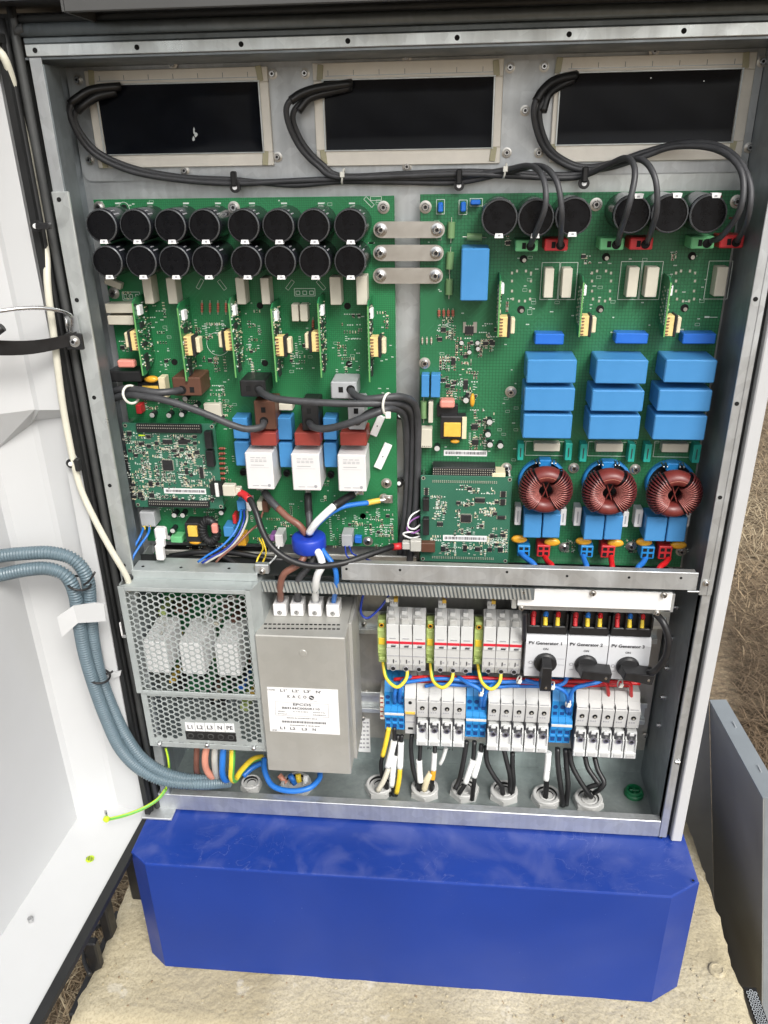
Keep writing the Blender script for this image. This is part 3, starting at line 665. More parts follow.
def bigcap(parent, px, py, Yf, r, tag_down=True, Yb=YP):
    p = at(px, py, Yf); L = Yb-Yf; c = Vector((p.x, Yb, p.z)); b = MB()
    b.lathe([(r*.985, 0), (r, .002), (r, L-.006), (r*.975, L-.005), (r*.975, L-.004), (r, L-.003), (r*.985, L-.0009), (r*.93, L-.0001, 'cap_rim'), (r*.905, L-.0001, 'cap_rim'), (r*.89, L-.0012, 'cap_black'), (r*.3, L-.0013, 'cap_black'), (.0005, L-.0013, 'cap_black')], c, 'cap_sleeve', 26)
    o = b.build('electrolytic_capacitor', parent)
    b = MB(); s_ = -1 if tag_down else 1; ox = .0002 if tag_down else .0045
    b.prism([(p.x+ox-.0034, Yf-.0003, p.z+s_*r*.80), (p.x+ox+.0034, Yf-.0003, p.z+s_*r*.80), (p.x+ox+.0042, Yf-.0003, p.z+s_*r*1.04), (p.x+ox-.0042, Yf-.0003, p.z+s_*r*1.04)], (0, .0006, 0), 'white_tag')
    b.obox((p.x+ox, Yf+.004, p.z+s_*r*1.02), (.0036, .004, .0004), 'white_tag', 0)
    b.obox((p.x+(.0005 if tag_down else .004), Yf-.0005, p.z+s_*r*.90), (.0012, .0001, .0008), 'ink_grey', 0); b.build('sticker', o)
    b = MB(); b.obox((p.x, Yf+.0010, p.z), (r*.62, .0002, .0003), 'cap_sleeve', 0); b.obox((p.x, Yf+.0010, p.z), (.0003, .0002, r*.62), 'cap_sleeve', 0); (b.build('vent_mark', o) if False else None)
    # printing on the sleeve
    b = MB()
    for k in range(2):
        a = R(40+k*16); rr = r*1.003; q = Vector((p.x+math.cos(a)*rr, Yf+.012, p.z+math.sin(a)*rr)); b.obox(q, (.0001, .006-(k % 2)*.002, .0006), 'ink_grey', 0, Matrix.Rotation(-a, 3, 'Y'))
    b.build('sleeve_print', o)
    return o
def smallcap(parent, px, py, Y, r=.0032, h=.009, m='din_clear'):
    p = at(px, py, Y-h); c = Vector((p.x, Y, p.z)); b = MB(); b.lathe([(r, 0), (r, h-.0006), (r*.85, h), (r*.8, h, m)], c, 'cap_sleeve', 14)
    b.lathe([(r*.8, h-.0002, m), (r*.8, h+.0002, m)], c, m, 14); return b.build('small_capacitor', parent)
def resistor(parent, x0, y0, x1, y1, Y, r, m, name='resistor', bands=True):
    a, c = at(x0, y0, Y-r), at(x1, y1, Y-r); d = (c-a); b = MB(); b.cyl(a, c, r, m, 10)
    if bands:
        for f in (.25, .5, .75): b.cyl(a+d*(f-.04), a+d*(f+.04), r*1.05, 'relay_red' if f < .6 else 'chip', 10)
    b.cyl(a-d*.3, a, .0004, 'pad', 6); b.cyl(c, c+d*.3, .0004, 'pad', 6); return b.build(name, parent)
def driver(parent, tn, bn, Yn, side, cy, m='pcb_left'):
    # small board standing upright on the main board: near edge from tn to bn
    a, c = at(*tn, Yn), at(*bn, Yn); x = (a.x+c.x)/2; z1, z0 = a.z, c.z; t = .0008
    b = MB(); b.prism([(x-t, Yn, z0), (x-t, Yn, z1-.002), (x-t, Yn+.008, z1+.002), (x-t, YP, z1+.002), (x-t, YP, z0+.010), (x-t, Yn+.01, z0)], (2*t, 0, 0), m)
    b.box(x-t*.9, x+t*.9, Yn-.0003, Yn, z0+.0005, z1-.0025, 'pcb_edge'); o = b.build('driver_board', parent, origin=(x, YP, z0))
    H = z1-z0
    def part(name, ys, zs, hx, mm, s_=side, c_=.0004, g=.0):
        b = MB(); b.box(x+s_*(t+g), x+s_*(t+g+hx), ys[0], ys[1], zs[0], zs[1], mm, c_); return b.build(name, o)
    part('white_plug', (Yn+.006, Yn+.016), (z1-.016, z1-.006), .0035, 'white_tag', 1)
    zc = at(tn[0], cy, Yn+.012).z; s_ = side
    part('transformer', (Yn+.004, Yn+.019), (zc-.0105, zc+.0095), .0085, 'coil_pale', s_)
    b = MB()
    for i in range(6): b.box(x+s_*.0012, x+s_*.0045, Yn+.0030, Yn+.0041, zc-.009+i*.0032, zc-.0080+i*.0032, 'wire_brown')
    b.box(x+s_*.0093, x+s_*.0120, Yn+.003, Yn+.020, zc-.0115, zc+.0105, 'chip', .0006); b.build('transformer_core', o)
    part('coil_former', (Yn+.006, Yn+.017), (zc-.008, zc+.008), .0045, 'cream', s_, .001, .0115)
    for k, (f, w_) in enumerate(((.66, .006), (.40, .004), (.22, .008), (.10, .008))):
        part('chip', (Yn+.008, Yn+.018), (z0+H*f-w_*.5, z0+H*f+w_*.5), .0016, 'chip', 1, .0002)
    rnd = random.Random(int(tn[0])); b = MB()
    for _ in range(150):
        y = rnd.uniform(Yn+.001, YP-.004); z = rnd.uniform(z0+.008, z1-.004); q = rnd.uniform(.0005, .0011); b.box(x+t, x+t+.0007+q*.3, y-q, y+q, z-q*.6, z+q*.6, rnd.choice(('pad', 'silk', 'cream', 'chip', 'chip')))
    for i in range(14): z = z0+.012+i*(H-.02)/14; b.box(x-t-.0004, x-t, Yn+.0015, Yn+.0045, z, z+.0016, 'silk'); b.box(x-t-.0006, x-t, Yn+.012+(i%3)*.005, Yn+.0145+(i%3)*.005, z, z+.0018, 'pad')
    b.build('surface_mount_parts', o, kind='stuff'); return o
def clampblock(parent, r, Yf, m, hole_sq, hole_c, name='wire_clamp'):
    o = blk(parent, name, r, Yf, m, c=.0012); s_ = pxs(r[0], r[1], Yf)
    p = at(*hole_sq, Yf); b = MB(); b.box(p.x-.0024, p.x+.0024, Yf-.0003, Yf+.0008, p.z-.003, p.z+.003, 'hole'); b.build('clamp_slot', o)
    p = at(*hole_c, Yf); b = MB(); b.cyl((p.x, Yf+.0006, p.z), (p.x, Yf-.0004, p.z), .0048, 'hole', 14); b.build('wire_hole', o); return o
def terminal2(parent, r, Yf, m, horiz=True):
    o = blk(parent, 'wire_clamp', r, Yf, m, c=.0010); x0, x1, z0, z1 = rect(r, Yf); zc = (z0+z1)/2; w_ = x1-x0; b = MB()
    b.box(x0+w_*.30, x0+w_*.47, Yf-.0004, Yf+.0008, zc-.003, zc+.0028, 'hole'); b.cyl((x0+w_*.68, Yf+.0004, zc-.0005), (x0+w_*.68, Yf-.0005, zc-.0005), .0043, 'hole', 14); b.build('clamp_opening', o); return o

# ---- left board
BL = thing('inverter_circuit_board', 'large green circuit board on the left with sixteen black capacitors and three white relays', 'circuit board', (.157, .067, -.305), None)
x0, x1, z0, z1 = .0020, .3118, -.3050, .0878
b = MB(); b.box(x0, x1, YP, YP+.0016, z0, z1, 'pcb_left', .0003); b.box(x0, x1, YP+.0016, YP+.0019, z0, z1, 'pcb_edge'); b.build('bare_board', BL)
for k, (row, y) in enumerate((((101.2, 135, 170, 204, 243.3, 278, 313.5, 350), 226), ((107, 141, 174, 207, 246, 280, 314.5, 350), 262))):
    for px in row: bigcap(BL, px, y, .014, .0158)
for r in ((143, 276, 152, 304), (167, 278, 176, 304), (236, 278, 244.8, 304.5), (261, 278, 269.4, 304.5), (330, 277, 341, 305), (356.3, 276, 367, 305)): blk(BL, 'film_capacitor', r, .046, 'beige')
for r in ((105.3, 304, 133, 313.3), (107.5, 316, 133, 325)): blk(BL, 'film_capacitor', r, .048, 'beige')
for r in ((291.5, 304.5, 298.2, 321.5), (299.8, 304.5, 307.4, 321.5)): blk(BL, 'film_capacitor', r, .052, 'beige')
p = at(114, 283, .058); b = MB(); b.obox(p, (.009, .004, .0035), 'beige', .0005, .38); b.build('film_capacitor', BL)
for tn, bn, s_, cy in (((132, 301), (143, 376), -1, 339), ((176.5, 306), (187, 381.5), 1, 344), ((228.5, 301), (236, 378), -1, 339), ((270.5, 306.5), (277, 382.5), 1, 344.5), ((318.3, 301), (321, 378), -1, 340), ((368.2, 304), (369.3, 382.5), 1, 345)):
    driver(BL, tn, bn, .026, s_, cy)
for i, x in enumerate((202, 210, 218, 226)): resistor(BL, x, 303, x, 312, YP, .0013, 'resistor_red')
resistor(BL, 313, 320, 313, 330, YP, .0013, 'resistor_red')
for i in range(7): y = 448.5+i*5; resistor(BL, 219.6, y, 225, y, YP, .0014, 'resistor_red')
for px, py in ((99.5, 207.5), (234, 207.5), (383.6, 207.3), (114, 293), (386.5, 483), (368, 541), (271, 539)): screw(BL, px, py, YP, .0062, 'board_screw')
for px, py in ((174.5, 362), (265, 363), (349, 364), (124, 208), (347.5, 306), (260, 305.5), (363, 516), (363, 516)):
    p = at(px, py, YP); b = MB(); b.cyl(p, p-Vector((0, .0004, 0)), .0036, 'hole', 14); b.build('board_hole', BL)
p = at(218, 344, YP); b = MB(); n = 40; b.tube([p+Vector((math.cos(6.2832*i/n)*.0125, -.0002, math.sin(6.2832*i/n)*.0125)) for i in range(n)], .0003, 'silk', 4, 1, closed=True)
p = at(124, 208, YP); b.tube([p+Vector((math.cos(6.2832*i/n)*.0056, -.0002, math.sin(6.2832*i/n)*.0056)) for i in range(n)], .0003, 'silk', 4, 1, closed=True)
for r in ((122.5, 292, 140, 300), (294.5, 288.5, 315, 296)):
    outline(b, r, YP)
    for i in range(3): w_ = (r[2]-r[0])/3; outline(b, (r[0]+w_*i+1.5, r[1]+2.5, r[0]+w_*(i+1)-1.5, r[3]-1.5), YP)
for cx, cy, a in ((200, 284, .6), (222, 285, -.6), (290, 285, .7), (321, 285, -.7), (369, 202, -.8), (376, 198.5, 1.57)):
    p = at(cx, cy, YP)
    for s_ in (-1, 1): b.obox(p+Vector((math.cos(a)*s_*.0018, -.0001, -math.sin(a)*s_*.0018)), (.0002, .0001, .0055), 'silk', 0, a)
    for s_ in (-1, 1): b.obox(p+Vector((math.sin(a)*s_*.0055, -.0001, math.cos(a)*s_*.0055)), (.0018, .0001, .0002), 'silk', 0, a)
for i, x in enumerate((118, 150, 186, 218, 252, 284, 321, 352)): p = at(x, 203.4, YP); b.box(p.x-.003, p.x+.003, YP-.0002, YP, p.z-.0006, p.z+.0008, 'silk')
for x in (372, 372.5): p = at(x, 243, YP); b.box(p.x-.004, p.x+.002, YP-.0002, YP, p.z-.0006, p.z+.0008, 'silk')
b.build('printed_marks', BL, kind='stuff')
for r, m, sq, hc in (((172.5, 377.5, 200.6, 396), 'brown_plastic', (192, 389.8), (182, 390)), ((240, 380.5, 265.5, 397), 'black_plastic', (248.3, 388.5), (258.6, 388.5)), ((330.8, 382, 356.5, 399), 'grey_plastic', (340.8, 389.7), (350.8, 389.5))):
    clampblock(BL, r, .030, m, sq, hc)
for r, m, sq, hc in (((254.5, 401, 275.5, 430), 'brown_plastic', (263.3, 410), (264, 421)), ((301.5, 401.5, 318.5, 431), 'black_plastic', (309, 411), (309, 422)), ((348, 401, 364.5, 430), 'grey_plastic', (356, 411), (357, 421.3))):
    clampblock(BL, r, .034, m, sq, hc)
for r in ((250.5, 433, 276, 446), (294.5, 433, 320, 446), (340, 432.5, 366.5, 446)): blk(BL, 'relay_base', r, .030, 'relay_red', c=.001)
for i, r in enumerate(((246, 452.8, 273, 489.5), (292, 454, 320, 490.7), (338, 455, 366, 491.7))):
    o = blk(BL, 'relay', r, .0245, 'relay_white', c=.0011)
    b = MB(); rnd = random.Random(i+4); xa, xb, za, zb = rect(r, .0243); W = xb-xa; H = zb-za
    for fz, n in ((.86, 3), (.80, 4), (.76, 4), (.66, 1), (.10, 2)):
        for k in range(n): a = xa+W*(.2+.62*k/n); b.box(a, a+W*.6/n*.8, .0243, .02435, za+H*fz, za+H*fz+.0006, 'ink_grey')
    b.box(xa+W*.15, xb-W*.15, .0243, .02435, za+H*.60, za+H*.60+.0002, 'ink_grey'); b.cyl((xa+W*.82, .02445, za+H*.12), (xa+W*.82, .02430, za+H*.12), .0018, 'ink_grey', 12); b.build('print', o)
for r in ((232.8, 418, 247.7, 439), (235, 442, 249.5, 466), (277.5, 418, 291.4, 440), (279.3, 443, 293, 467.5), (323, 418, 336.3, 440), (324, 443.5, 336.8, 467.5)): blk(BL, 'film_capacitor', r, .044, 'film_blue', c=.0009)
blk(BL, 'film_capacitor', (278.7, 404, 292.3, 410.5), .05, 'beige')
for px, py in ((243.5, 472), (287, 473), (331, 474.5)):
    p = at(px, py, YP-.002); b = MB(); b.lathe([(.0042, 0), (.0042, .004), (.003, .005), (.0028, .002, 'hole')], (p.x, YP, p.z), 'chip', 12); b.build('varistor', BL)
for (px, py, a, hx, hz) in ((377.5, 425.5, .42, .0042, .0125), (383, 456, .42, .0046, .0160)):
    p = at(px, py, YP-.003); b = MB(); b.obox(p, (hx, .002, hz), 'white_tag', .0005, a); b.obox(p+Vector((0, -.0022, 0)), (.0006, .0001, .0008), 'ink', 0); b.build('long_fuse', BL)
# lower left corner parts
blk(BL, 'plug_header', (140, 512.5, 154.5, 527), .045, 'grey_plastic', c=.001)
blk(BL, 'heat_sink', (107.5, 371.5, 140.5, 382), .040, 'black_plastic', c=.001); blk(BL, 'pulse_transformer', (117, 360.5, 134, 368), .036, 'pink', .045, c=.0015)
blk(BL, 'coil_bobbin', (138, 382.5, 165, 396), .050, 'chip', c=.001); blk(BL, 'coil_tape', (142, 386, 158, 389), .0485, 'coil_yellow', .0499)
blk(BL, 'coil_former', (159, 377.5, 165.5, 399), .0478, 'cream', .062)
def disc(parent, px, py, Y, rx, m, name='disc_capacitor', rz=None, t=.003):
    p = at(px, py, Y); b = MB(); n = 16; rz = rz or rx; vs = []
    for s_, f in ((-1, .6), (-.6, 1), (.6, 1), (1, .6)):
        for i in range(n): a = 6.2832*i/n; vs.append(p+Vector((math.cos(a)*rx*f, math.sin(a)*rz*f*.0+s_*t if False else s_*t, math.sin(a)*rz*f)))
    fs = [(k*n+i, k*n+(i+1) % n, (k+1)*n+(i+1) % n, (k+1)*n+i) for k in range(3) for i in range(n)]+[tuple(range(n))[::-1], tuple(3*n+i for i in range(n))]
    b.add(vs, fs, m, True); return b.build(name, parent)
disc(BL, 151.5, 379, .048, .0075, 'yellow_disc', rz=.0034, t=.004)
for px, py in ((152, 415.3), (168.7, 415.6), (181.5, 414.7), (185, 399), (195.5, 406.5)): smallcap(BL, px, py, YP, .0033, .011)
blk(BL, 'film_capacitor', (135.8, 405, 141, 414), .052, 'red_plastic')
blk(BL, 'pin_block', (204, 404, 221, 417), .058, 'beige')
for px, py in ((174, 515.5), (182.5, 515.5), (172.5, 531), (168.5, 537.8), (221, 513)): smallcap(BL, px, py, YP, .0034, .012)
for r, m, Yf in (((185.5, 523.5, 201, 542), 'chip', .045), ((187.5, 526.5, 197, 537), 'coil_yellow', .042), ((223.5, 527, 234, 537), 'film_blue', .045), ((237, 501, 244.8, 511.5), 'film_blue', .045), ((246, 501.5, 250.5, 511.5), 'relay_white', .046), ((262, 501.5, 268, 512.5), 'brown_plastic', .046), ((257, 502, 262, 511), 'beige', .046),
                 ((237, 535, 245.5, 546), 'yellow_disc', .05), ((170.5, 537, 182, 543), 'green_plastic', .050), ((275, 535, 283, 547), 'relay_white', .044), ((270, 535.5, 275, 541), 'wire_purple', .05), ((341.5, 535, 352, 547), 'grey_plastic', .044), ((232.5, 515, 236, 524), 'red_plastic', .052), ((354.5, 537, 361.5, 543.5), 'box_blue', .058)):
    blk(BL, 'soldered_part', r, Yf, m, c=.0007)
disc(BL, 195.5, 541.5, .05, .0075, 'yellow_disc', rz=.003, t=.004)
p = at(209.5, 531, .045); b = MB(); b.tube([p+Vector((math.cos(6.2832*i/20)*.0085, 0, math.sin(6.2832*i/20)*.0145)) for i in range(20)], .0048, 'black_plastic', 8, 1, closed=True)
for i in range(20):
    a = 6.2832*i/20; q = p+Vector((math.cos(a)*.0085, 0, math.sin(a)*.0145)); b.tube([q+Vector((math.cos(a)*math.cos(g)*.0056, math.sin(g)*.0056, math.sin(a)*math.cos(g)*.0056)) for g in [6.2832*k/8 for k in range(8)]], .0007, 'chip', 5, 1, closed=True)
b.build('wound_inductor', BL)
blk(BL, 'inductor_tape', (211, 525, 217, 534), .036, 'pink', .043, c=.002)
smd('surface_mount_parts', BL, [(150, 300, 168, 372, 30), (196, 318, 226, 340, 40), (203, 355, 225, 372, 16), (245, 305, 262, 372, 34), (290, 335, 306, 372, 26), (335, 310, 362, 372, 44), (376, 310, 388, 338, 10), (205, 378, 232, 420, 44), (112, 292, 133, 300, 4), (120, 340, 128, 352, 10),
                                (150, 498, 222, 520, 60), (215, 455, 240, 500, 26), (250, 498, 300, 545, 60), (330, 515, 345, 548, 26), (345, 508, 394, 535, 66), (300, 470, 336, 500, 16), (376, 518, 393, 548, 40), (140, 396, 165, 410, 14), (170, 400, 200, 412, 18), (182, 540, 236, 550, 30)], YP, 20, 11, silk=.45)
# ---- right board
BR = thing('filter_circuit_board', 'green circuit board on the right with nine big light blue blocks and three red coils', 'circuit board', (.495, .067, -.322), None)
x0, x1, z0, z1 = .3375, .6440, -.3215, .0888
b = MB(); b.box(x0, x1, YP, YP+.0016, z0, z1, 'pcb_right', .0003); b.box(x0, x1, YP+.0016, YP+.0019, z0, z1, 'pcb_edge'); b.build('bare_board', BR)
for px, py in ((499.5, 218), (536, 218), (573.5, 216.5)): bigcap(BR, px, py, .022, .0172)
for px, py in ((632, 214.5), (670, 214), (708.6, 214)): bigcap(BR, px, py, .016, .0170, False)
blk(BR, 'film_capacitor', (460.8, 248.5, 488.3, 301), .030, 'film_blue', c=.001)
for x0_, y0_, x1_, y1_ in ((451.5, 222, 451, 238), (450.5, 252, 449.5, 269), (449.5, 279, 449, 294.5), (467, 237, 482, 237.5)): resistor(BR, x0_, y0_, x1_, y1_, YP, .0038, 'resistor_green', bands=False)
for px, py in ((440.5, 207.5), (463.3, 207), (475.6, 202.4)): blk(BR, 'varistor', (px-2.6, py-5, px+2.6, py+5) if px < 470 else (px-5, py-2.4, px+5, py+2.6), .056, 'box_blue', c=.0016)
for r, m in (((515.4, 240, 538, 251.6), 'green_plastic'), ((544.6, 238.7, 568, 251), 'red_plastic'), ((600, 238, 624, 250.2), 'green_plastic'), ((629.8, 237.6, 653, 249.8), 'red_plastic'), ((691.3, 236.6, 714.6, 249), 'green_plastic'), ((720, 235.3, 744, 248.2), 'red_plastic')): terminal2(BR, r, .040, m)
for r in ((544.5, 268.5, 553.6, 298), (562.3, 268.5, 572, 298), (627.6, 267.5, 638, 297.3), (646, 267.5, 658, 297.3), (715.9, 267, 727, 296.4)): blk(BR, 'film_capacitor', r, .050, 'beige')
for tn, bn, s_, cy in (((500, 278.5), (498.6, 337.5), 1, 325), ((584, 280), (579, 337.5), 1, 324), ((671.6, 280), (663.5, 337.5), 1, 324)): driver(BR, tn, bn, .034, s_, cy, 'pcb_right')
for r in ((535, 334, 563.8, 344.6), (615.5, 333.5, 648, 343.8), (683, 333.8, 716, 344)): blk(BR, 'film_capacitor', r, .048, 'box_blue', c=.0009)
for col in (((527, 359.8, 576.4, 383.4), (524.3, 388.2, 574.5, 411.2), (523, 414.8, 571.8, 438.8)), ((595.8, 360, 647.2, 384), (591.5, 390.6, 643.6, 411.6), (589, 415.9, 639.8, 439.8)), ((664.7, 360, 716, 383), (658, 390.2, 711.4, 411.6), (653.6, 415.9, 706, 440.3))):
    for r in col: blk(BR, 'large_film_capacitor', r, .026, 'film_blue', c=.0011)
for r in ((534, 443.6, 560, 451.4), (596, 443.8, 623, 452), (662, 444, 688.6, 452.4)): blk(BR, 'film_capacitor', r, .054, 'beige')
for r in ((517.6, 443.8, 523.7, 460.5), (565.3, 443.5, 572, 460.6), (580, 444, 587, 462), (628.5, 444.5, 635, 462.2), (644.2, 444.3, 651.3, 462.4), (693, 445, 700.6, 463.2)):
    o = blk(BR, 'green_capacitor', r, .052, 'teal'); xa, xb, za, zb = rect(r, .0519); b = MB(); b.box((xa+xb)/2-.0007, (xa+xb)/2+.0005, .0518, .0519, za+.004, zb-.005, 'ink'); b.build('print', o)
for r in ((514.8, 507, 521, 525.3), (560.3, 509.5, 566.3, 525.6), (574.3, 507.6, 581, 526), (622.8, 512, 628.5, 527.2), (635, 509.8, 642.6, 527.2), (685, 513, 690, 527)):
    o = blk(BR, 'film_capacitor', r, .050, 'relay_white'); xa, xb, za, zb = rect(r, .0499); b = MB(); b.box((xa+xb)/2-.0008, (xa+xb)/2+.0006, .0498, .0499, za+.004, zb-.005, 'ink_grey'); b.build('print', o)
def toroid(px, py, bx, by, Yc=.032):
    c = at(px, py, Yc); Rm, rm = .0185, .0088; cb = at(bx, by, YP-.004)
    b = MB(); b.lathe([(.0270, 0), (.0270, .005), (.0262, .006), (.0245, .0065), (.0240, .0040), (.0235, .004), (.0125, .004, 'hole'), (.012, .0041, 'hole')], (cb.x, YP, cb.z), 'toroid_base', 30); o0 = b.build('toroid_base', BR)
    b = MB(); b.obox((c.x, .057, c.z+.0225), (.0065, .006, .0045), 'toroid_base', .001); b.build('clip', o0)
    b = MB(); n, m_ = 36, 12; vs = []
    for i in range(n):
        a = 6.2832*i/n
        for j in range(m_): g = 6.2832*j/m_; q = Rm+rm*math.cos(g)*.95; vs.append(c+Vector((math.cos(a)*q, math.sin(g)*rm*1.25, math.sin(a)*q)))
    b.add(vs, [], 'toroid_red'); b.k('cap_black')
    for i in range(n):
        wound = abs(math.cos(6.2832*(i+.5)/n)) > math.cos(R(56))  # core coloured black under the turns, painting the shaded gaps between them
        for j in range(m_): b.f.append((i*m_+j, i*m_+(j+1) % m_, ((i+1) % n)*m_+(j+1) % m_, ((i+1) % n)*m_+j)); b.mi.append(1 if wound else 0); b.sm.append(True)
    o = b.build('toroid_inductor', BR)
    b = MB(); b.tube([c+Vector((math.cos(a)*Rm, -rm*1.27, math.sin(a)*Rm)) for a in [R(60+6*k) for k in range(11)]], .0002, 'wire_pink', 5, 1); b.build('core_seam', o)
    for side in (0, 1):
        b = MB(); N = 15
        for k in range(N):
            a = R(-52+104*k/(N-1)+180*side); ca, sa = math.cos(a), math.sin(a); lp = []
            for j in range(14):
                g = 6.2832*j/14; q = Rm+(rm+.0015)*math.cos(g)*1.0; sk = .02*math.sin(g)
                lp.append(c+Vector((math.cos(a+sk)*q, math.sin(g)*(rm*1.25+.0015), math.sin(a+sk)*q)))
            b.tube(lp, .00105, 'winding', 6, 1, closed=True)
            fr = []
            for j in range(9): g = R(196+92*j/8); q = Rm+(rm+.0025)*math.cos(g); fr.append(c+Vector((math.cos(a)*q, math.sin(g)*(rm*1.25+.0025), math.sin(a)*q)))
            b.tube(fr, .00050, 'winding_highlight', 5, 1)  # painted highlight along the front of the turn
        b.build('winding', o)
    b = MB(); y = c.y-.002
    for s_ in (-1, 1): b.obox((c.x, y+s_*.0007, c.z), (.0006, .0005, .0098), 'toroid_red', .0003, s_*.36)
    b.build('divider', o)
    b = MB()
    for s_ in (-1, 1):
        for k in (.0065, .0105): b.tube([c+Vector((s_*k, .014, .0245)), c+Vector((s_*(k+.001), .022, .0265)), c+Vector((s_*(k-.001), .030, .0235))], .0009, 'steel', 6, 3)
    b.build('lead', o)
toroid(545.5, 489.5, 542, 481.5); toroid(609, 491.5, 606.5, 482); toroid(674, 493.5, 670, 483)
for r in ((523.8, 514.7, 541.4, 538), (542.8, 514.7, 560.2, 538), (584.4, 516, 603.7, 540), (605, 516, 622.2, 540), (645.5, 517.5, 666.3, 541.5), (667.7, 517.5, 686.4, 542)): blk(BR, 'film_capacitor', r, .038, 'film_blue', c=.0009)
for px, py in ((519, 539), (552, 542), (583.5, 541), (615.5, 543), (644, 542), (678.5, 545)): disc(BR, px, py, .050, .0090, 'yellow_disc', rz=.0046, t=.0028)
def quadterm(r, m):
    o = blk(BR, 'wire_clamp', r, .046, m, c=.0008); xa, xb, za, zb = rect(r, .046); b = MB(); W = xb-xa; H = zb-za
    for i in (0, 1):
        for j in (0, 1): b.box(xa+W*(.13+.45*i), xa+W*(.42+.45*i), .0456, .047, za+H*(.14+.48*j), za+H*(.44+.42*j), 'hole')
    b.build('clamp_opening', o)
for r, m in (((517.6, 545.8, 530, 556.5), 'term_blue'), ((537, 545.5, 550, 557), 'red_plastic'), ((580.6, 546, 593.2, 557.5), 'term_blue'), ((601, 546, 615, 558), 'red_plastic'), ((641, 547, 654.5, 559), 'term_blue'), ((658.6, 546.5, 672, 559.5), 'red_plastic')): quadterm(r, m)
for px, py in ((425.5, 207), (424.7, 363), (510.8, 391.7), (506.3, 467.6), (596, 204.4), (736.5, 201.5), (573.7, 467.9), (635, 469), (564, 547), (631, 546), (681, 551)): screw(BR, px, py, YP, .0062, 'board_screw')
for px, py in ((523.5, 259), (606, 257), (692, 256), (521, 309.5), (600, 309), (684.5, 308)):
    p = at(px, py, YP); b = MB(); b.cyl(p, p-Vector((0, .0004, 0)), .0040, 'hole', 14); b.cyl(p+Vector((.0008, 0, -.0012)), p+Vector((.0008, -.001, -.0012)), .002, 'tin', 10); b.build('board_hole', BR)
for r in ((421.3, 375, 429, 397.4), (430.8, 375, 440, 397.6)): blk(BR, 'film_capacitor', r, .052, 'film_blue')
resistor(BR, 423.7, 401, 423.6, 418, YP, .0035, 'resistor_green', bands=False); blk(BR, 'film_capacitor', (428.2, 402, 432.8, 423), .055, 'beige')
blk(BR, 'heat_sink', (437, 405, 458, 417), .058, 'black_plastic'); blk(BR, 'pulse_transformer', (439.8, 401, 454.6, 408.5), .050, 'pink', c=.0018)
o = blk(BR, 'transformer', (440.3, 416.5, 466, 439.5), .050, 'chip', c=.0012); blk(o, 'transformer_coil', (443.8, 423, 460.8, 437), .0475, 'coil_yellow', .0499, c=.002); blk(o, 'coil_former', (462, 417, 466.5, 439), .0485, 'cream', .0499)
disc(BR, 455, 441, .056, .005, 'yellow_disc', rz=.0022, t=.003)
o = blk(BR, 'plug_header', (420.8, 429, 432, 448), .052, 'beige'); xa, xb, za, zb = rect((420.8, 429, 432, 448), .0518); b = MB(); pins(b, xa+.001, xb-.001, za+.002, .0518, 5, 'ink', .0003); b.build('pin_slots', o)
disc(BR, 472.3, 400, .055, .0026, 'yellow_disc', rz=.0072, t=.004)
for px, py in ((489.6, 422.3), (488, 434.8), (490, 445), (500.4, 446), (437, 448.6), (466, 400.5)): smallcap(BR, px, py, YP, .0036, .010)
for px, py in ((461.5, 343), (477.6, 343), (469.3, 352.4), (478, 349)): smallcap(BR, px, py, YP, .0026, .005)
for i, x in enumerate((439, 443.8, 448.4, 453)): resistor(BR, x, 310, x, 316, YP, .0015, 'resistor_red')
for i, x in enumerate((422.3, 426.8, 431.3)): resistor(BR, x, 338, x, 343, YP, .0010, 'beige')
ic(BR, (465, 326, 473.6, 334), YP, 4, 't', .003); blk(BR, 'chip_tab', (463, 322, 466, 333), YP-.0012, 'tin'); blk(BR, 'chip_tab', (473, 322, 477, 333), YP-.0012, 'tin')
for r in ((451.3, 357.5, 455.5, 364.5), (471.5, 424, 478, 429), (472, 439.5, 478.5, 444.5), (463.5, 380, 468, 389), (441, 327.5, 446, 331.5), (483, 341.5, 488, 345), (490, 341.5, 495, 345)): ic(BR, r, YP, 5, 't', .0018)
barcode(BR, (443.8, 450.3, 487, 456), YP, 3)
o = blk(BR, 'board_connector', (432.5, 468, 495.5, 476.5), .045, 'chip'); xa, xb, za, zb = rect((432.5, 468, 495.5, 476.5), .0449); b = MB(); pins(b, xa, xb, zb-.002, .0449, 28, 'pad', .0004, 3, .0028, .0005); b.build('contact_pins', o); blk(BR, 'plug_housing', (492, 473.5, 505.5, 477.5), .044, 'cream')
b = MB()
for r in ((541, 262.5, 558.5, 299.5), (559.5, 262.5, 576.5, 299.5), (619.5, 261.5, 641, 299.5), (640, 261.5, 661, 299.5), (706.5, 261, 730, 299)): outline(b, r, YP)
for r in ((525.5, 441.5, 568, 455.5), (588, 442, 627, 456), (654, 442, 692, 457)): outline(b, r, YP)
rnd = random.Random(2)
for cx in (522, 602, 686):
    for i, (dx, dy) in enumerate([(-10, 0), (-10, 8), (-10, 18), (-9, 26), (9, 0), (9, 8), (8, 18), (8, 26), (-5, -2), (4, -2), (-3, 28), (3, 28)]):
        p = at(cx+dx, 273+dy, YP); b.box(p.x-.001, p.x+.001, YP-.0003, YP, p.z-.0013, p.z+.0013, 'pad')
for r in ((436.5, 199.5, 444.5, 214), (459, 200, 467, 214.5), (470, 198.5, 482.5, 206)): outline(b, r, YP)
p = at(707, 317, YP); b.obox(p, (.0024, .0002, .0009), 'silk'); b.obox(p+Vector((.0065, 0, -.0002)), (.0038, .0002, .0003), 'silk')
